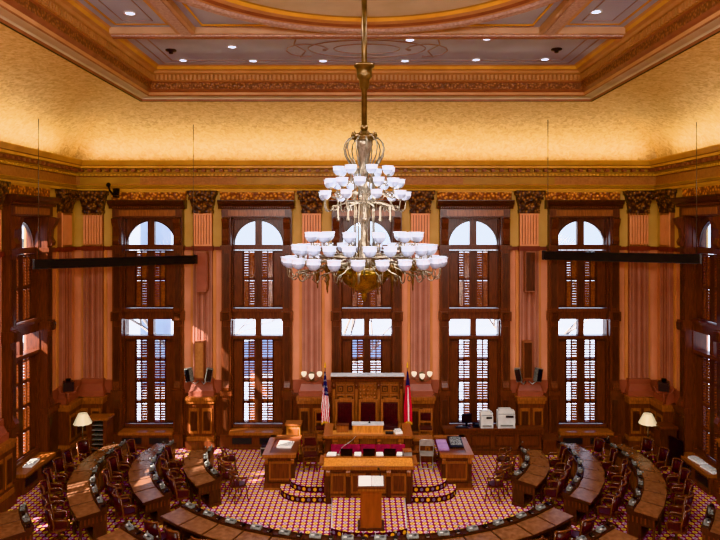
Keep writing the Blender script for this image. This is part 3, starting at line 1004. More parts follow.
cprot = chair_proto()
chs = snapshot(cprot)
cons = console_proto()
mics = mic_proto()
first_chair, first_console = [True], [True]
rc = random.Random(11)
def place_desks(Rin, rowname, angles, end_desc, side_desc, mark='near end'):
    da = PITCH*6.6/Rin if Rin != 6.5 else PITCH
    pr = None
    for i, a in enumerate(angles):
        da_i = abs(angles[1]-angles[0]) if len(angles) > 1 else da
        o = desk_proto(Rin, a, da_i)
        Rm = Rin+.37
        o.location = pos(Rm, a)
        o.rotation_euler.z = facing(a)
        where = f"{ORD[i]} from the {end_desc} in {rowname}{side_desc}"
        tag(o, f"brown wooden desk, {where}", 'desk', 'legislators desks in curved rows')
        if first_console[0]:
            c, mc = cons, mics
            first_console[0] = False
        else:
            c, mc = cons.copy(), mics.copy()
            COL.objects.link(c)
            COL.objects.link(mc)
        mc.location = pos(Rm-.265, a+da_i*.37, .794)
        mc.rotation_euler.z = facing(a)+rc.uniform(-.3, .3)
        rr = Rm-.27
        c.location = pos(rr, a-.012, .794)
        c.rotation_euler.z = facing(a)+rc.uniform(-.15, .15)
        tag(c, f"grey console on desk {where}", 'voting console', 'voting consoles on the desk rails')
        tag(mc, f"black microphone on desk {where}", 'microphone', 'gooseneck microphones on the desk rails')

def place_chairs(Rin, rowname, angles, end_desc, side_desc, show=None):
    for i, a in enumerate(angles):
        if show is not None and not show(i, a):
            continue
        if first_chair[0]:
            o = cprot
            first_chair[0] = False
        else:
            o = copy_snap(chs)
        o.location = pos(Rin+1.05+rc.uniform(-.02, .05), a+rc.uniform(-.012, .012))
        o.rotation_euler.z = facing(a)+rc.uniform(-.22, .22)
        where = f"{ORD[i]} from the {end_desc} in {rowname}{side_desc}"
        tag(o, f"burgundy swivel armchair, {where}", 'chair', 'swivel armchairs behind the desks')

def spread(a0, a1, n):
    st = (a1-a0)/n
    return [R(a0+st*(k+.5)) for k in range(n)]
for s, side in ((-1, ', flag side'), (1, ', printer side')):
    for Rin, a0, a1, n, rn in ((5.0, 52.8, 82, 4, ROWS[0][1]), (6.5, 51.3, 88.5, 6, ROWS[1][1]), (8.05, 52.2, 88.6, 7, ROWS[2][1]), (9.72, 52.0, 60.4, 2, ROWS[3][1])):
        ang = [s*t for t in spread(a0, a1, n)]
        sd = ', the lamp side with the national flag' if s < 0 else ', the printer side'
        sd = ' left of the rostrum' if s < 0 else ' right of the rostrum'
        place_desks(Rin, rn, ang, 'aisle', sd)
        if Rin < 9:
            place_chairs(Rin, rn, ang, 'aisle', sd)
        else:
            place_chairs(Rin, rn, ang, 'aisle', sd)
ang = spread(-43.75, 43.75, 14)
place_desks(6.5, 'middle block front row', ang, 'left end', '')
place_chairs(6.5, 'middle block front row', ang, 'left end', '', lambda i, a: i < 4 or i > 9)
for s in (-1, 1):
    ang = [s*t for t in spread(43.9, 43.9-5.4*3, 3)]
    place_desks(8.05, 'middle block rear row', ang, 'left end' if s < 0 else 'right end', '')
    place_chairs(8.05, 'middle block rear row', ang[:1], 'left end' if s < 0 else 'right end', '')

# visitors' bentwood armchairs inside the innermost row
def visitor_proto():
    root = empty('bentwood_armchair')
    b = MB()
    poly = [(.22*math.cos(t), .22*math.sin(t)) for t in [2*PI*k/16 for k in range(16)]]
    b.prism(poly, .41, .44, 'chair_wood'); b.prism([(p[0]*.92, p[1]*.92) for p in poly], .44, .475, 'burgundy'); b.build('seat', root)
    for sx in (-1, 1):
        for sy in (-1, 1):
            b = MB(); b.tube([(sx*.16, sy*.16, .42), (sx*.2, sy*.21, 0)], [.02, .016], 'chair_wood', 6); b.build('leg', root)
    b = MB()
    pts = []
    for k in range(13):
        t = R(-115+230*k/12)
        pts.append((.27*math.sin(t), .02-.27*math.cos(t), .68+.12*max(0, math.cos(t))))
    b.tube(pts, .024, 'chair_wood', 6)
    for k in (-2, -1, 0, 1, 2):
        t = R(32*k)
        b.tube([(.2*math.sin(t), -.2*math.cos(t), .43), (.265*math.sin(t), .02-.265*math.cos(t), .68+.1*math.cos(t))], .012, 'chair_wood', 5)
    b.build('backrest', root)
    for sx in (-1, 1):
        b = MB(); b.tube([(sx*.19, .1, .43), (sx*.245, .13, .68)], .014, 'chair_wood', 5); b.build('arm_support', root)
    return root
vp = visitor_proto()
vs_ = snapshot(vp)
fv = True
for s in (-1, 1):
    for i, a in enumerate((53.0, 61.5, 70.5, 79.5)):
        o = vp if fv else copy_snap(vs_)
        fv = False
        o.location = pos(4.52, s*R(a))
        o.rotation_euler.z = s*R(a)+rc.uniform(-.15, .15)
        tag(o, f"bentwood armchair before the innermost desks, {ORD[i]} from the aisle at {'left' if s < 0 else 'right'}", 'chair', 'bentwood armchairs before the innermost desks')

# ------------------------------------------------------------------ rostrum
RX = .05
def platform_poly(R0, a0, a1, n, back):
    return [(RX+R0*math.sin(R(a0+(a1-a0)*k/n)), back-R0*math.cos(R(a0+(a1-a0)*k/n))) for k in range(n+1)]
def step_poly(hw, yf, yb, r):
    """rectangle with rounded front corners"""
    pts = []
    for k in range(9):
        t = PI+PI/2*k/8
        pts.append((RX-hw+r+r*math.cos(t), yf+r+r*math.sin(t)))
    for k in range(9):
        t = 1.5*PI+PI/2*k/8
        pts.append((RX+hw-r+r*math.cos(t), yf+r+r*math.sin(t)))
    pts += [(RX+hw, yb), (RX-hw, yb)]
    return pts
def riser_medals(b, poly, z0, z1, count):
    """round medallions along the front of a step"""
    L = [0]
    for i in range(len(poly)-1):
        L.append(L[-1]+(Vector(poly[i+1])-Vector(poly[i])).length)
    n = int(L[-1]/.155)
    for k in range(n):
        s = L[-1]*(k+.5)/n
        i = max(j for j in range(len(L)-1) if L[j] <= s)
        p0, p1 = Vector(poly[i]), Vector(poly[i+1])
        d = (p1-p0).normalized()
        p = p0+d*(s-L[i])
        nrm = Vector((d.y, -d.x))
        c = p+nrm*.004
        r = .05
        zc = (z0+z1)/2
        vs = [(c.x+d.x*r*math.cos(2*PI*j/10), c.y+d.y*r*math.cos(2*PI*j/10), zc+r*math.sin(2*PI*j/10)) for j in range(10)]
        b.add(vs, [tuple(range(10))], 'medal_gold' if k % 2 else 'medal_blue')
b = MB()
lo = step_poly(2.55, 17.8, WY-.5, .8)
b.prism(lo, 0, .17, 'carpet', 'riser_dark'); riser_medals(b, lo[:18], 0, .17, 1)
structure(b.build('floor_step'), 'lower carpeted rostrum step')
b = MB()
hi = step_poly(2.3, 18.08, WY-.5, .7)
b.prism(hi, .17, .34, 'carpet', 'riser_dark'); riser_medals(b, hi[:18], .17, .34, 1)
structure(b.build('floor_step'), 'upper carpeted rostrum step')
b = MB()
# lectern tongue with curved front
pts = [(RX-.93, 17.79), (RX-.86, 15.75)] + [(RX-.86+.43*k/2, 15.75-.22*math.sin(PI*k/8)) for k in range(1, 8)]
pts = [(RX-1.03, 17.81), (RX-.95, 15.95)]
for k in range(1, 8):
    t = k/8
    pts.append((RX-.95+1.9*t, 15.95-.26*math.sin(PI*t)**.7))
pts += [(RX+.95, 15.95), (RX+1.03, 17.81)]
b.prism(pts, 0, .17, 'carpet', 'riser_dark'); riser_medals(b, pts[1:-1], 0, .17, 1)
for s in (-1, 1):
    b.tube([(RX+s*1.01, 17.7, .175), (RX+s*.93, 15.98, .175)], .014, 'edge_white', 4)
structure(b.build('floor_step'), 'carpeted tongue under the lectern')
b = MB()
b.box(RX-2.15, RX+2.15, 19.95, WY-.5, .34, .58, 'mahogany')
structure(b.build('floor_slab'), 'raised wooden dais behind the counter')

def panelled(b, x0, x1, y0, y1, z0, z1, n, W='mahogany', P='oak', plinth=True):
    """cabinet body whose front (-y) carries n raised panels"""
    b.box(x0, x1, y0, y1, z0, z1, W)
    if plinth:
        b.box(x0-.04, x1+.04, y0-.05, y1, z0, z0+.14, W)
        b.box(x0-.02, x1+.02, y0-.03, y1, z0+.14, z0+.2, P)
    b.box(x0-.03, x1+.03, y0-.04, y1, z1-.1, z1, W)
    w = (x1-x0)/n
    for k in range(n):
        a = x0+k*w
        b.box(a+.07, a+w-.07, y0-.02, y0, z0+.27, z1-.16, P)
        b.box(a+.13, a+w-.13, y0-.035, y0-.02, z0+.33, z1-.22, W)

# clerk's desk
root = empty('clerk_desk', (RX, 18.2, 0))
tag(root, 'wide panelled wooden clerks desk with honey ledge behind the lectern', 'desk')
b = MB(); panelled(b, -1.12, 1.12, -.4, .3, 0, .98, 4)
for x in (-1.12, -.56, .56, 1.12):
    b.box(x-.07, x+.07, -.46, -.4, .0, .98, 'mahogany_dark')
    b.xprism([(-.4, .7), (-.52, .8), (-.55, .9), (-.5, .98), (-.4, .98)], x-.06, x+.06, 'oak')
b.build('panelled_body', root)
b = MB()
b.box(-1.28, 1.28, -.56, -.5, .98, 1.06, 'oak'); b.xprism([(-.5, 1.0), (-.06, 1.14), (-.06, 1.0)], -1.24, 1.24, 'oak_light')
b.box(-.45, .45, -.6, -.5, .98, 1.07, 'oak')
b.build('sloped_ledge', root)
b = MB(); b.box(-1.28, 1.28, -.07, .42, 1.0, 1.08, 'oak'); b.box(-1.28, 1.28, -.08, -.02, 1.08, 1.16, 'oak'); b.build('work_top', root)
for s in (-1, 1):
    b = MB(); b.box(s*1.14-.1, s*1.14+.1, -.3, .4, .17, 1.0, 'mahogany'); b.box(s*1.32-.06, s*1.32+.06, -.3, .35, 1.0, 1.06, 'oak'); b.build('side_wing', root)

# papers and laptops on the clerk's desk
def small(name, label, cat, loc, rz, parts, group=None):
    root = empty(name, loc, rz)
    tag(root, label, cat, group)
    for pn, fn in parts:
        b = MB(); fn(b); b.build(pn, root)
    return root
def one(name, label, cat, loc, rz, fn, group=None):
    b = MB(); fn(b)
    return tag(b.build(name, None, loc, rz), label, cat, group)
for x, lab in ((-.62, 'open black laptop on the clerks desk, left one of three'), (.02, 'open black laptop in the middle of the clerks desk'), (.62, 'open black laptop on the clerks desk, right one of three')):
    small('laptop', lab, 'laptop', (RX+x, 18.42, 1.083), 0, [
        ('keyboard_base', lambda b: b.box(-.17, .17, -.02, .18, 0, .02, 'black_plastic')),
        ('screen', lambda b: b.add([(-.17, -.02, .02), (.17, -.02, .02), (.17, -.08, .24), (-.17, -.08, .24), (-.17, -.035, .02), (.17, -.035, .02), (.17, -.095, .24), (-.17, -.095, .24)],
                                   [(0, 1, 2, 3), (7, 6, 5, 4), (3, 2, 6, 7), (0, 3, 7, 4), (1, 5, 6, 2)], 'black_plastic'))], 'laptops on the clerks desk')
for x, w, lab in ((-1.05, .26, 'white paper stack at the left end of the clerks desk'), (-.3, .2, 'white paper stack between left and middle laptops'), (.33, .2, 'white paper stack between middle and right laptops'), (.9, .16, 'white paper stack right of the laptops on the clerks desk')):
    one('paper_stack', lab, 'paper', (RX+x, 18.42, 1.083), rc.uniform(-.1, .1), lambda b, w=w: b.box(-w/2, w/2, -.13, .13, 0, .07, 'paper'), 'paper stacks on the clerks desk')
one('cardboard_box', 'small grey brown box at the right end of the clerks desk', 'box', (RX+1.13, 18.44, 1.083), .1, lambda b: (b.box(-.12, .12, -.1, .12, 0, .16, 'metal'), b.box(-.125, .125, -.105, .125, .13, .17, 'oak')))

# lectern
root = empty('lectern', (RX+.05, 16.05, .172))
tag(root, 'narrow wooden lectern with papers on top in front of the clerks desk', 'lectern')
b = MB(); b.box(-.33, .33, -.26, .26, .98, 1.03, 'oak'); b.xprism([(-.26, 1.03), (.26, 1.03), (.26, 1.18), (-.26, 1.07)], -.35, .35, 'mahogany'); b.build('slanted_top', root)
b = MB(); b.box(-.26, .26, -.22, .22, .06, .98, 'lectern_wood'); b.box(-.2, .2, -.226, -.22, .12, .88, 'lectern_wood'); b.build('body', root)
b = MB(); b.box(-.33, .33, -.26, .24, 0, .06, 'mahogany_dark'); b.build('base', root)
def sheets(b):
    b.add([(-.31, -.22, 0), (.0, -.22, 0), (.0, .2, .09), (-.31, .2, .09)], [(0, 1, 2, 3)], 'paper')
    b.add([(.01, -.22, 0), (.31, -.22, 0), (.31, .2, .09), (.01, .2, .09)], [(0, 1, 2, 3)], 'paper_print')
one('paper_sheet', 'white papers spread over the lectern top', 'paper', (RX+.05, 16.05, 1.268), 0, sheets)
one('microphone', 'black gooseneck microphone on the lectern top', 'microphone', (RX+.29, 16.28, 1.352), 0, lambda b: (b.lathe([(.03, 0), (.03, .02), (.02, .03)], 'black_plastic', n=10), b.tube([(0, 0, .02), (0, 0, .12), (-.04, -.08, .2)], .012, 'black_plastic', 6), b.ball((-.05, -.09, .205), .035, 'black_plastic', 8)))

# end desks and back counter (U-shape)
def end_desk(s):
    xc = RX+s*2.58
    root = empty('end_desk', (xc, 0, 0))
    tag(root, f"panelled wooden pedestal desk at the {'left' if s < 0 else 'right'} end of the rostrum counter", 'desk', 'pedestal desks at the ends of the rostrum')
    b = MB(); panelled(b, -.4, .4, 18.72, 19.95, 0, .98, 1)
    b.box(-.46, .46, 18.66, 19.95, 0, .2, 'mahogany'); b.box(-.48, .48, 18.64, 19.95, 0, .06, 'oak')
    for x in (-.38, .38):
        b.box(x-.06, x+.06, 18.66, 18.72, .2, .98, 'mahogany_dark')
        b.xprism([(18.7, .72), (18.6, .8), (18.58, .92), (18.62, .98), (18.7, .98)], x-.05, x+.05, 'oak')
    b.build('panelled_body', root)
    b = MB()
    b.box(-.49, .49, 18.54, 18.72, .98, 1.07, 'oak')
    a, c = sorted((s*.49, s*.3))
    b.box(a, c, 18.72, 20.3, .98, 1.07, 'oak')
    b.box(-.49, .49, 20.1, 20.3, .98, 1.07, 'oak')
    a, c = sorted((s*.3, -s*.49))
    b.box(a, c, 18.72, 20.1, .98, 1.04, 'mahogany')
    b.build('counter_top', root)
    b = MB(); b.box(min(s*.4, s*.3), max(s*.4, s*.3), 19.95, 20.3, 0, .98, 'mahogany'); b.build('return_panel', root)
end_desk(-1); end_desk(1)
root = empty('back_counter', (RX, 20.2, 0.002))
tag(root, 'long wooden back counter joining the two end desks', 'counter')
for s in (-1, 1):
    b = MB(); a, c = sorted((s*1.42, s*2.03)); panelled(b, a, c, -.14, .1, .34, .98, 2, plinth=False); b.build('panelled_front', root)
    b = MB(); a, c = sorted((s*1.42, s*2.03)); b.box(a, c, -.22, .1, .98, 1.07, 'oak'); b.box(a, c, -.24, -.14, .62, .66, 'oak'); b.build('counter_top', root)

# speaker's desk
root = empty('speaker_desk', (RX, 19.9, .34))
tag(root, 'tall wooden speakers desk with scroll brackets on the rostrum', 'desk')
b = MB(); b.box(-1.32, 1.32, -.28, .1, 0.002, .92, 'mahogany')
for x in (-1.0, -.35, .35, 1.0):
    b.xprism([(-.28, .5), (-.36, .56), (-.4, .68), (-.48, .8), (-.48, .9), (-.28, .9)], x-.08, x+.08, 'oak')
    b.lathe([(.001, -.03), (.09, -.03), (.09, .03), (.001, .03)], 'oak', (x, -.38, .72), 10)
for x in (-.68, 0, .68):
    b.box(x-.24, x+.24, -.3, -.28, .45, .85, 'oak')
b.build('panelled_front', root)
b = MB()
b.box(-1.36, 1.36, -.52, -.36, .92, 1.0, 'oak'); b.box(-1.36, 1.36, -.36, .1, .92, .98, 'oak_light')
for s in (-1, 1):
    a, c = sorted((s*1.36, s*1.08))
    b.add([(a, -.4, 1.0), (c, -.4, 1.0), (c, .55, 1.06), (a, .55, 1.06), (a, -.4, .9), (c, -.4, .9), (c, .55, .9), (a, .55, .9)], [(0, 1, 2, 3), (4, 7, 6, 5), (0, 4, 5, 1), (1, 5, 6, 2), (2, 6, 7, 3), (3, 7, 4, 0)], 'oak')
b.build('desk_top', root)
for s in (-1, 1):
    b = MB(); a, c = sorted((s*1.3, s*1.12)); b.box(a, c, .1, .52, .245, .9, 'mahogany'); b.build('side_wing', root)
b = MB(); b.box(-.47, .47, -.16, .1, .98, 1.2, 'oak_light'); b.box(-.5, .5, -.14, .14, 1.2, 1.24, 'edge_white'); b.build('reading_stand', root)
one('wooden_box', 'small brown wooden box on the speakers desk before the left chair', 'box', (RX-.78, 19.86, 1.323), 0, lambda b: (b.box(-.18, .18, -.1, .1, 0, .2, 'oak'), b.box(-.19, .19, -.11, .11, .2, .23, 'mahogany')))
one('paper_stack', 'white papers fanned out on the right part of the speakers desk', 'paper', (RX+.93, 19.72, 1.323), .25, lambda b: (b.box(-.11, .11, -.12, .12, 0, .06, 'paper'), b.box(-.09, .1, -.08, .13, .06, .1, 'paper_print')))
one('document_folder', 'black folder lying left of the papers on the speakers desk', 'folder', (RX+.68, 19.66, 1.323), .05, lambda b: (b.box(-.14, .1, -.09, .09, 0, .04, 'black_plastic'), b.box(-.13, .09, -.09, .09, .04, .05, 'vent')))
one('microphone', 'thin gooseneck microphone on the speakers reading stand', 'microphone', (RX+.05, 19.88, 1.583), 0, lambda b: (b.lathe([(.04, 0), (.04, .02), (.015, .03)], 'black_plastic', n=8), b.tube([(0, 0, .02), (.02, 0, .22), (.05, -.06, .3)], .01, 'black_plastic', 5)))
one('microphone', 'thin white gooseneck microphone arching over the wine red clerk chairs', 'microphone', (RX-.86, 18.5, 1.083), 0, lambda b: (b.lathe([(.05, 0), (.05, .02), (.015, .03)], 'metal', n=8), b.tube([(0, 0, .02), (.1, .05, .2), (.4, .2, .36), (.5, .24, .46)], .01, 'metal', 5)))

# clerks' chairs behind the clerk's desk
cp0 = None
for i in range(5):
    x = RX-.9+.45*i
    if cp0 is None:
        cp0 = empty('clerk_chair')
        b = MB(); b.box(-.21, .21, -.22, .2, .4, .47, 'wine'); b.build('seat', cp0)
        b = MB(); b.box(-.215, .215, .2, .26, .42, .76, 'wine'); b.build('backrest', cp0)
        for sx in (-1, 1):
            for y in (-.18, .22):
                b = MB(); b.tube([(sx*.18, y, .42), (sx*.19, y, 0)], .018, 'metal', 5); b.build('leg', cp0)
        for sx in (-1, 1):
            b = MB(); b.tube([(sx*.16, .23, .4), (sx*.16, .235, .55)], .018, 'metal', 5); b.build('back_post', cp0)
        csn = snapshot(cp0); o = cp0
    else:
        o = copy_snap(csn)
    o.location = (x, 19.1, .34)
    o.rotation_euler.z = 0
    tag(o, f"wine red padded chair behind the clerks desk, {ORD[i]} from the left", 'chair', 'wine red chairs behind the clerks desk')

# reredos
root = empty('rostrum_back_panel', (RX, 21.35, .582))
tag(root, 'tall carved wooden panel screen behind the speakers chairs', 'wooden screen')
b = MB(); b.box(-1.12, 1.12, 0, .16, 0, 2.05, 'oak'); b.build('screen_body', root)
for i, x in enumerate((-.74, 0, .74)):
    b = MB()
    b.box(x-.32, x+.32, -.02, 0, .1, 1.1, 'mahogany')
    if i == 1:
        b.box(x-.32, x+.32, -.04, 0, 1.2, 1.86, 'oak')
        for k in range(5):
            for j in range(5):
                b.ball((x-.24+.12*k, -.045, 1.28+.125*j), .05, 'oak', 6)
    else:
        for k in range(2):
            for j in range(2):
                cx_, cz_ = x-.16+.32*k, 1.36+.34*j
                b.box(cx_-.14, cx_+.14, -.05, 0, cz_-.14, cz_+.14, 'oak')
                b.box(cx_-.1, cx_+.1, -.06, -.05, cz_-.1, cz_+.1, 'mahogany_dark')
                b.box(cx_-.06, cx_+.06, -.08, -.06, cz_-.06, cz_+.06, 'oak')
                b.box(cx_-.025, cx_+.025, -.085, -.08, cz_-.025, cz_+.025, 'mahogany_dark')
    b.build('carved_panel', root)
for x in (-1.12, -.37, .37, 1.12):
    b = MB(); b.box(x-.07, x+.07, -.12, .0, 0, 1.95, 'mahogany'); b.box(x-.04, x+.04, -.14, -.12, .2, 1.7, 'oak')
    b.ball((x, -.14, 1.82), .06, 'mahogany', 8); b.build('half_column', root)
b = MB(); b.xprism([(.16, 1.95), (-.14, 1.95), (-.16, 2.05), (-.26, 2.12), (-.26, 2.16), (.16, 2.16)], -1.2, 1.2, 'mahogany')
b.box(-1.22, 1.22, -.28, .16, 2.16, 2.185, 'edge_white'); b.build('crown_cornice', root)

# speaker chairs
def high_chair():
    root = empty('high_back_chair')
    b = MB(); b.box(-.27, .27, -.26, .24, .4, .46, 'oak'); b.box(-.24, .24, -.24, .22, .46, .53, 'burgundy'); b.build('seat', root)
    b = MB(); b.box(-.25, .25, .2, .26, .5, 1.34, 'burgundy')
    for k in range(5):
        b.box(-.22+.09*k, -.145+.09*k, .185, .2, .55, 1.3, 'burgundy')
    bk = b.build('backrest', root)
    b = MB()
    for s in (-1, 1):
        b.box(s*.28-.035, s*.28+.035, .19, .27, .4, 1.38, 'oak')
    b.box(-.31, .31, .19, .27, 1.34, 1.42, 'oak'); b.xprism([(.2, 1.42), (.27, 1.42), (.27, 1.47), (.2, 1.47)], -.2, .2, 'oak'); b.build('back_frame', bk)
    for s in (-1, 1):
        b = MB(); b.tube([(s*.28, .2, .7), (s*.3, -.1, .7), (s*.29, -.22, .66), (s*.27, -.2, .45)], .03, 'oak', 6); b.build('arm', root)
        for y in (-.22, .22):
            b = MB(); b.box(s*.24-.03, s*.24+.03, y-.03, y+.03, 0, .42, 'oak'); b.build('leg', root)
    return root
h0 = high_chair()
hs = snapshot(h0)
for i, (x, lab) in enumerate(((-.75, 'tall burgundy leather chair before the left carved panel, beside the national flag'), (0.02, 'tall burgundy leather speakers chair before the middle carved panel'), (.75, 'tall burgundy leather chair before the right carved panel, beside the state flag'))):
    o = h0 if i == 0 else copy_snap(hs)
    o.location = (RX+x, 20.8, .582)
    o.rotation_euler.z = 0
    tag(o, lab, 'chair', 'high backed chairs on the dais')

# side chairs on the dais
def side_chair(name, wood='oak'):
    root = empty(name)
    b = MB(); b.box(-.22, .22, -.22, .2, .42, .45, wood); b.box(-.2, .2, -.2, .18, .45, .49, 'burgundy'); b.build('seat', root)
    for s in (-1, 1):
        b = MB(); b.box(s*.19-.022, s*.19+.022, -.2, -.16, 0, .43, wood); b.build('leg', root)
        b = MB(); b.box(s*.2-.022, s*.2+.022, .17, .215, 0, 1.02, wood); b.build('leg', root)
    b = MB(); b.box(-.18, .18, .18, .205, .92, 1.02, wood); b.box(-.18, .18, .18, .205, .58, .64, wood); b.box(-.17, .17, .17, .2, .66, .9, 'burgundy'); b.build('backrest', root)
    b = MB(); b.box(-.18, .18, -.19, -.17, .18, .22, wood); b.box(-.18, .18, -.19, -.17, .3, .33, wood); b.build('stretcher', root)
    return root
s0 = side_chair('side_chair')
ss = snapshot(s0)
for i, (x, y, z, rz, lab) in enumerate(((-1.5, 21.1, .58, .15, 'wooden side chair with burgundy seat behind the national flag'),
                                     (1.92, 21.1, .58, -.06, 'wooden ladder back side chair right of the state flag'))):
    o = s0 if i == 0 else copy_snap(ss)
    o.location, o.rotation_euler.z = (RX+x, y, z), rz
    tag(o, lab, 'chair')
# armchair on platform
o = side_chair('wooden_armchair', 'chair_wood')
o.location, o.rotation_euler.z = (RX-1.74, 19.35, .342), .12
for s in (-1, 1):
    b = MB(); b.tube([(s*.21, .18, .72), (s*.25, -.05, .7), (s*.24, -.18, .66), (s*.21, -.18, .43)], .02, 'chair_wood', 6); b.build('arm', o)
tag(o, 'wooden armchair with burgundy seat beside the left end desk', 'chair')
# folding chair
root = empty('folding_chair', (RX+1.78, 19.45, .342), -.05)
tag(root, 'grey metal folding chair beside the right end desk', 'chair')
b = MB(); b.box(-.2, .2, -.2, .2, .43, .455, 'metal'); b.build('seat', root)
b = MB()
for s in (-1, 1):
    b.tube([(s*.21, .26, 0), (s*.21, -.2, .9)], .014, 'metal', 6)
b.tube([(-.21, -.2, .88), (-.16, -.22, .94), (.16, -.22, .94), (.21, -.2, .88)], .014, 'metal', 6)
b.build('front_frame', root)
b = MB(); b.box(-.2, .2, -.2, -.18, .74, .92, 'metal'); b.build('backrest', root)
b = MB()
for s in (-1, 1):
    b.tube([(s*.18, -.26, 0), (s*.18, .14, .44)], .012, 'metal', 6)
b.tube([(-.18, -.2, .06), (.18, -.2, .06)], .01, 'metal', 6)
b.build('rear_frame', root)
# low wooden stand on the dais, left
small('wooden_stand', 'small honey wood stand at the left end of the dais', 'stand', (RX-2.42, 21.0, .0), 0, [
    ('body', lambda b: b.box(-.22, .22, -.18, .2, .0, 1.2, 'oak_light')),
    ('top', lambda b: b.box(-.27, .27, -.22, .22, 1.2, 1.26, 'oak')),
    ('front_panel', lambda b: b.box(-.16, .16, -.2, -.18, .7, 1.1, 'oak'))])
# things on the end desks
one('paper_stack', 'stack of white papers on the left end desk', 'paper', (RX-2.5, 19.45, 1.043), -.08, lambda b: (b.box(-.22, .22, -.28, .24, 0, .05, 'paper'), b.box(-.2, .2, -.25, .2, .05, .065, 'paper_print')))
one('document_folder', 'lilac folder on the right end desk left of the black box', 'folder', (RX+2.25, 19.4, 1.043), 0, lambda b: (b.box(-.16, .16, -.42, .4, 0, .05, 'lilac_paper'), b.box(-.15, .15, -.41, .39, .05, .06, 'lilac_paper')))
small('audio_mixer', 'black electronic box with small lights on the right end desk', 'mixer', (RX+2.66, 19.45, 1.043), 0, [
    ('case', lambda b: b.xprism([(-.3, 0), (.34, 0), (.34, .16), (-.3, .05)], -.21, .21, 'black_plastic')),
    ('control_panel', lambda b: b.xprism([(-.2, .07), (.26, .152), (.26, .158), (-.2, .076)], -.17, .17, 'key_print'))])

# ------------------------------------------------------------------ flags
def flag(name, x, label, kind):
    root = empty(name, (x, 20.62, .582))
    tag(root, label, 'flag')
    b = MB(); b.lathe([(.13, 0), (.13, .04), (.06, .08), (.03, .12)], 'brass_dark', n=14); b.build('stand_base', root)
    b = MB(); b.tube([(0, 0, .05), (0, 0, 2.55)], .018, 'oak', 6); b.build('pole', root)
    b = MB(); b.lathe([(.02, 0), (.04, .03), (.02, .07), (.03, .1), (.001, .2)], 'fringe', (0, 0, 2.55), 8); b.build('finial', root)
    b = MB()
    nu, nv = 26, 26
    P = []
    for j in range(nv+1):
        t = j/nv
        z = 2.45-1.65*t
        w = .05+.25*min(1, t*1.5)
        for i in range(nu+1):
            u = i/nu
            xx = (-.55+u*1.1)*w*(1 if kind == 'us' else -1)*.8 + .02*t
            yy = -.06-.035*math.sin(u*PI*5+.6*t)*min(1, .25+t)-.02
            zz = z - .12*t*abs(u-.45)
            P.append((xx, yy, zz))
    for j in range(nv):
        t = (j+.5)/nv
        for i in range(nu):
            u = (i+.5)/nu
            q = [j*(nu+1)+i, j*(nu+1)+i+1, (j+1)*(nu+1)+i+1, (j+1)*(nu+1)+i]
            if kind == 'us':
                if t < .47 and u > .3 or t < .3:
                    m = 'flag_white' if (i % 4 == 1 and j % 3 == 1) else 'flag_blue'
                else:
                    m = 'flag_red' if int((u*1.0+t*.55)*9) % 2 == 0 else 'flag_white'
            else:
                if t < .26:
                    m = 'flag_blue'
                elif .34 < u < .52 and t > .3:
                    m = 'flag_white'
                else:
                    m = 'flag_red'
            if t > .965:
                m = 'fringe'
            b.add([P[k] for k in q], [(0, 1, 2, 3)], m, True)
    b.build('cloth', root)
flag('flag', RX-1.37, 'national flag with stars and stripes draped on a pole', 'us')
flag('flag', RX+1.28, 'red and white state flag with blue canton draped on a pole', 'ga')

# ------------------------------------------------------------------ sconces
def sconce(x, label):
    root = empty('wall_sconce', (x, WY-.2, 2.5))
    tag(root, label, 'wall lamp', 'three globe wall sconces')
    b = MB(); b.box(-.08, .08, -.02, .02, -.2, .12, 'brass'); b.ball((0, -.05, -.12), .06, 'brass'); b.build('wall_plate', root)
    for k, dx, dy in ((-1, -.27, -.14), (0, 0, -.26), (1, .27, -.14)):
        dz = -.05 if k == 0 else 0
        b = MB(); b.tube([(0, -.03, -.12), (dx*.5, dy*.6, -.2), (dx, dy, -.1+dz), (dx, dy, dz-.02)], .012, 'brass', 5)
        a = b.build('sconce_arm', root)
        b = MB(); b.lathe([(.03, -.02), (.06, .01), (.085, .05), (.095, .1), (.09, .14)], 'sconce', (dx, dy, dz), 12); b.lathe([(.001, .13), (.085, .13)], 'sconce', (dx, dy, dz), 12)
        b.build('glass_shade', a)
sconce(-1.875, 'three globe brass wall sconce left of the rostrum screen')
sconce(1.94, 'three globe brass wall sconce right of the rostrum screen')

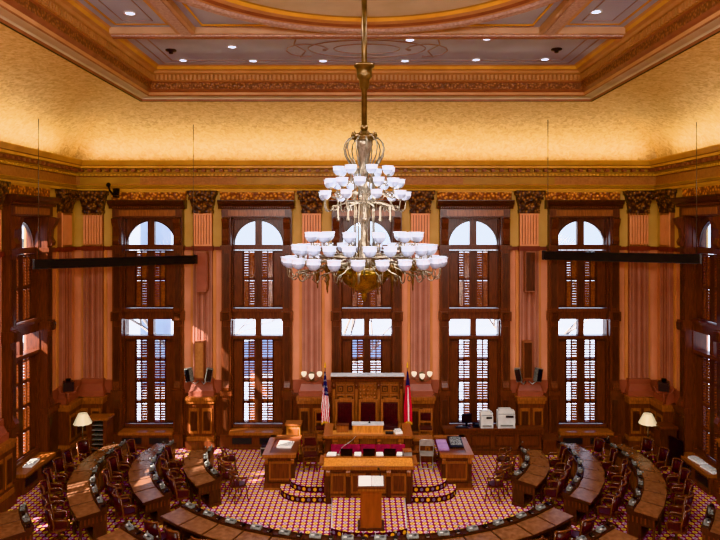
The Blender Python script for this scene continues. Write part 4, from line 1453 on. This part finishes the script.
# ------------------------------------------------------------------ loudspeakers on the piers
for s in (-1, 1):
    sd = 'left' if s < 0 else 'right'
    x = s*5.66
    small('column_loudspeaker', f"tall brown column loudspeaker high on the pier {sd} of the rostrum", 'loudspeaker', (x, WY-.185, 5.43), 0, [
        ('cabinet', lambda b: b.box(-.17, .17, -.3, 0, 0, 1.4, 'mauve')), ('grille', lambda b: b.box(-.15, .15, -.315, -.3, .04, 1.36, 'mahogany_dark' if s > 0 else 'rose')), ('bracket', lambda b: b.box(.17, .2, -.25, 0, .1, 1.3, 'rose'))], 'column loudspeakers on the piers')
    x2 = x-.08
    small('column_loudspeaker', f"lower grey column loudspeaker above the pedestal on the {sd} pier", 'loudspeaker', (x2, WY-.185, 2.44), 0, [
        ('cabinet', lambda b: b.box(-.15, .15, -.28, 0, 0, 1.28, 'redbrown')), ('grille', lambda b: b.box(-.13, .13, -.295, -.28, .04, 1.24, 'terracotta' if s < 0 else 'mahogany_dark'))], 'column loudspeakers on the piers')
    for t in (-1, 1):
        r = small('loudspeaker', f"small tilted loudspeaker on the {'left' if t < 0 else 'right'} of the column speaker, {sd} pier", 'loudspeaker', (x2+t*.3, WY-.52, 2.36), t*.35, [
            ('cabinet', lambda b: b.box(-.1, .1, -.1, .1, .0, .46, 'grey_plastic')), ('grille', lambda b: b.box(-.085, .085, -.115, -.1, .03, .43, 'black_plastic')),
            ('bracket', lambda b: b.tube([(0, .05, 0), (-t*.1, .1, -.12), (-t*.16, .25, -.06)], .025, 'metal', 6))], 'small loudspeakers on the piers')
        r.rotation_euler.y = t*.18
# black devices over the corner pedestals
for s in (-1, 1):
    sd = 'left' if s < 0 else 'right'
    small('corner_camera', f"black camera box on a pale bracket above the {sd} corner pedestal", 'camera', (s*(WX-.5), 20.95, 2.32), -s*.5, [
        ('housing', lambda b: b.box(-.16, .16, -.2, .14, .0, .3, 'black_plastic')), ('lens_hood', lambda b: b.lathe([(.06, 0), (.09, .08)], 'black', (0, 0, .3), 10)),
        ('bracket', lambda b: (b.tube([(-.3, 0, .1), (-.2, 0, -.08), (.2, 0, -.08), (.3, 0, .1)], .02, 'rose', 6), b.tube([(0, 0, 0), (0, .1, -.5)], .03, 'rose', 6)))], 'corner cameras')
small('spotlight', 'small black spotlight clamped on the cornice above the first back window', 'spotlight', (-8.62, WY-.6, 8.74), 0, [
    ('lamp_body', lambda b: b.lathe([(.001, -.12), (.1, -.12), (.12, .12), (.001, .12)], 'black', (.12, -.12, .12), 12)),
    ('bracket', lambda b: (b.box(-.03, .03, -.03, .4, -.06, 0, 'black'), b.tube([(0, 0, 0), (-.12, -.05, .16), (-.16, -.08, .32)], .04, 'black', 6), b.ball((-.16, -.08, .36), .08, 'black')))])

# ------------------------------------------------------------------ corner furniture
def floor_lamp(x, y, label):
    root = empty('floor_lamp', (x, y, 0))
    tag(root, label, 'floor lamp', 'floor lamps in the corners')
    b = MB(); b.lathe([(.16, 0), (.16, .03), (.04, .07)], 'brass_dark', n=14); b.build('base', root)
    b = MB(); b.tube([(0, 0, .05), (0, 0, 1.4)], .018, 'brass', 6); b.build('pole', root)
    b = MB(); b.lathe([(.29, 1.22), (.14, 1.55)], 'lampshade', n=24, scallop=.02, lobes=12); b.lathe([(.14, 1.55), (.001, 1.55)], 'lampshade', n=24); b.build('lamp_shade', root)
floor_lamp(-9.3, 21.0, 'floor lamp with ivory pleated shade in the left corner')
floor_lamp(9.24, 20.98, 'floor lamp with ivory pleated shade in the right corner')
small('filing_cabinet', 'red brown cabinet with open dark paper slots in the left corner', 'cabinet', (-9.0, 21.65, 0), 0, [
    ('case', lambda b: (b.box(-.33, -.2, -.22, .3, 0, 1.2, 'mahogany'), b.box(.2, .33, -.22, .3, 0, 1.2, 'mahogany'), b.box(-.2, .2, .1, .3, 0, 1.2, 'black'), b.box(-.33, .33, -.22, .3, 0, .1, 'mahogany'))),
    ('top', lambda b: b.box(-.38, .38, -.27, .3, 1.2, 1.27, 'oak')),
    ('shelf', lambda b: [b.box(-.2, .2, -.2, .1, .2+.16*k, .22+.16*k, 'metal') for k in range(7)])])
small('filing_cabinet', 'dark wooden cabinet beside the lamp in the right corner', 'cabinet', (9.7, 20.74, 0), -PI/2, [
    ('case', lambda b: b.box(-.26, .26, -.25, .25, 0, 1.2, 'mahogany_dark')), ('top', lambda b: b.box(-.29, .29, -.29, .28, 1.2, 1.27, 'mahogany')),
    ('drawer', lambda b: b.box(-.22, .22, -.27, -.25, .1, .55, 'mahogany')), ('drawer', lambda b: b.box(-.22, .22, -.27, -.25, .62, 1.1, 'mahogany'))])
small('display_easel', 'black board on an easel by the right wall window', 'easel', (9.72, 20.05, 0), -1.3, [
    ('board', lambda b: b.box(-.3, .3, -.03, .0, .1, 1.05, 'black_plastic')),
    ('leg', lambda b: b.tube([(-.24, .02, 0), (-.2, .02, 1.0)], .018, 'black', 5)), ('leg', lambda b: b.tube([(.24, .02, 0), (.2, .02, 1.0)], .018, 'black', 5)), ('leg', lambda b: b.tube([(0, .3, 0), (0, .03, 1.0)], .018, 'black', 5))])
for k, (s, y, lab) in enumerate(((-1, 19.1, 'white papers on the window sill of the left wall'), (1, 19.3, 'pile of loose white papers and cables below the right wall window'), (1, 18.6, 'smaller pile of white papers below the right wall window, nearer the viewer'))):
    one('paper_stack', lab, 'paper', (s*(WX-.25), y, .6), .1, lambda b: (b.box(-.13, .13, -.3, .3, 0, .03, 'paper'), b.box(-.1, .12, -.2, .35, .03, .05, 'paper_print'), b.box(-.08, .1, -.1, .2, .05, .08, 'white_plastic')))
one('equipment_box', 'light grey equipment box on the floor left of the rostrum', 'box', (-3.3, 21.55, 0), 0, lambda b: (b.box(-.22, .22, -.2, .2, 0, .3, 'metal'), b.box(-.2, .2, -.22, -.2, .04, .26, 'vent'), b.box(-.2, .2, -.18, .18, .3, .34, 'black_plastic')))

# ------------------------------------------------------------------ printer counter
root = empty('printer_counter', (4.28, 21.6, 0))
tag(root, 'long low panelled wooden counter carrying the white printers', 'counter')
b = MB(); panelled(b, -1.65, 1.62, -.06, .25, 0, .84, 4, 'mahogany', 'mahogany_dark'); b.build('panelled_body', root)
b = MB(); b.box(-1.7, 1.68, -.16, .25, .84, .9, 'mahogany'); b.build('counter_top', root)
def printer(name, x, w, h, label):
    small(name, label, 'printer', (x, 21.72, .9), 0, [
        ('body', lambda b: (b.box(-w/2, w/2, -.2, .1, 0, h*.8, 'white_plastic'), b.box(-w/2, w/2, -.17, .1, h*.84, h, 'white_plastic'), b.box(-w/2+.03, w/2-.03, -.15, .08, h*.8, h*.84, 'vent'))),
        ('control_panel', lambda b: b.box(-w*.05, w*.4, -.22, -.2, h*.64, h*.76, 'vent')),
        ('paper_tray', lambda b: b.box(-w*.36, w*.36, -.24, -.2, h*.14, h*.2, 'grey_plastic')),
        ('document_feeder', lambda b: b.box(-w*.42, w*.3, -.16, .06, h, h+.07, 'white_plastic'))], 'white office printers')
printer('office_printer', 4.07, .42, .5, 'white office printer standing left of the larger white copier')
printer('office_printer', 4.73, .58, .56, 'larger white copier at the right of the printer counter')
small('computer_monitor', 'black computer monitor at the left end of the printer counter', 'monitor', (3.42, 21.75, .9), .2, [
    ('screen', lambda b: b.box(-.17, .17, -.03, .02, .12, .42, 'black_plastic')), ('stand', lambda b: (b.box(-.03, .03, -.01, .03, 0, .2, 'black'), b.box(-.12, .12, -.08, .08, 0, .02, 'black')))])
one('desk_telephone', 'black desk telephone between the monitor and printer', 'telephone', (3.72, 21.66, .9), 0, lambda b: (b.xprism([(-.12, 0), (.12, 0), (.12, .12), (-.12, .04)], -.1, .1, 'black_plastic'), b.box(-.1, -.05, -.1, .1, .1, .15, 'black'), b.box(-.02, .08, -.08, .05, .08, .11, 'vent')))
one('keyboard_tray', 'black keyboard and cables before the monitor on the counter', 'keyboard', (3.25, 21.58, .9), 0, lambda b: (b.box(-.25, .2, -.1, .06, 0, .03, 'black_plastic'), b.box(-.23, .18, -.08, .04, .03, .04, 'vent')))
b = MB()
b.box(5.95, 6.5, 21.5, WY-.1, 0, .42, 'mahogany'); b.box(5.95, 6.52, 21.46, WY-.1, .42, .5, 'mahogany')
structure(b.build('trim_4'), 'low wooden bench ledge beside the printer counter')

# ------------------------------------------------------------------ outside the windows
b = MB(); b.box(-60, 60, 24, 90, -5.2, -5, 'street')
structure(b.build('ground'), 'pale street outside')
b = MB()
b.box(-34, -17.5, 50, 58, -5, 13.5, 'facade')
for i in range(6):
    for j in range(6):
        b.box(-33+2.6*i, -31.7+2.6*i, 49.9, 50, -3+2.7*j, -1.4+2.7*j, 'vent')
structure(b.build('exterior_building'), 'grey stone building outside the left back windows')
def tree(x, y, seed, label):
    rr = random.Random(seed)
    root = empty('bare_tree', (x, y, -5))
    tag(root, label, 'tree', 'bare trees outside')
    t = MB(); t.tube([(0, 0, 0), (.1, 0, 3), (0, .1, 6)], [.35, .28, .2], 'bark', 8); t.build('trunk', root)
    br = MB()
    def grow(p, d, L, r, n):
        q = p+d*L
        br.tube([p, p+d*L*.5+Vector((rr.uniform(-.1, .1), 0, .05))*L, q], [r, r*.8, r*.6], 'bark', 4)
        if n:
            for _ in range(3):
                nd = (d+Vector((rr.uniform(-.8, .8), rr.uniform(-.6, .6), rr.uniform(-.1, .6)))).normalized()
                grow(q, nd, L*.72, r*.55, n-1)
    for k in range(5):
        a = 2*PI*k/5
        grow(Vector((0, 0, 4+.4*k)), Vector((math.cos(a), math.sin(a)*.6, .9)).normalized(), 2.6, .12, 4)
    br.build('branches', root)
tree(-1.5, 36, 1, 'bare winter tree seen through the middle back window')
tree(-11, 37, 2, 'bare winter tree seen through the first back window')
tree(9.5, 38, 3, 'bare winter tree seen through the windows on the printer side')

# ------------------------------------------------------------------ light
w = bpy.data.worlds.new('world')
sc.world = w
w.use_nodes = True
nt = w.node_tree
bg = nt.nodes['Background']
tc = nt.nodes.new('ShaderNodeTexCoord')
sp = nt.nodes.new('ShaderNodeSeparateXYZ')
nt.links.new(tc.outputs['Generated'], sp.inputs[0])
nt.links.new(ramp(nt, sp.outputs[2], [(0.0, (214, 222, 232)), (.12, (236, 242, 252)), (.7, (150, 184, 236))]), bg.inputs['Color'])
bg.inputs['Strength'].default_value = 2.0

def light(kind, name, loc, energy, color, rot=(0, 0, 0), **kw):
    l = bpy.data.lights.new(name, kind)
    l.energy = energy
    l.color = color
    for k, v in kw.items():
        setattr(l, k, v)
    o = bpy.data.objects.new(name, l)
    COL.objects.link(o)
    o.location = loc
    o.rotation_euler = rot
    return o
sun = light('SUN', 'sun', (-30, 0, 30), 26.0, (1, .88, .72), angle=R(.6))
sun.rotation_euler = Vector((1.27, .76, -1)).to_track_quat('-Z', 'Y').to_euler()
warm = (1, .86, .5)
# cove lighting on the cornice ledge
for (loc, rz, L) in (((0, WY-.44, 9.97), 0, 19.4), ((-WX+.44, 11, 9.97), PI/2, 20), ((WX-.44, 11, 9.97), PI/2, 20)):
    o = light('AREA', 'cove_light', loc, 92, warm, (PI, 0, rz), shape='RECTANGLE', size=L, size_y=.12)
# unseen area lamps added below the ceiling to fill the hall with light
for (x, y, e) in ((-2.9, 10.6, 170), (2.9, 10.6, 170), (-3.4, 7, 200), (3.4, 7, 200), (0, 3.6, 300)):
    light('AREA', 'ceiling_fill', (x, y, 12.0), e, (1, .97, .94), (0, 0, 0), shape='SQUARE', size=1.2)
for (x, y) in ((-4.5, 17.0), (-1.5, 17.0), (1.5, 17.0), (4.5, 17.0)):
    light('SPOT', 'downlight_beam', (x, y, 12.2), 500, (1, .95, .88), (R(6), 0, 0), spot_size=R(95), spot_blend=.8, shadow_soft_size=.15)
light('POINT', 'chandelier_glow', (-.08, CC, 7.95), 140, (1, .95, .9), shadow_soft_size=.35)
# unseen lamps added behind the viewer to brighten the hall
for x in (-6, 0, 6):
    light('AREA', 'rear_fill', (x, -2.2, 9.4), 420, (1, .97, .94), (R(62), 0, 0), shape='RECTANGLE', size=4, size_y=1.2)

sc.view_settings.view_transform = 'Khronos PBR Neutral'
sc.view_settings.exposure = .75
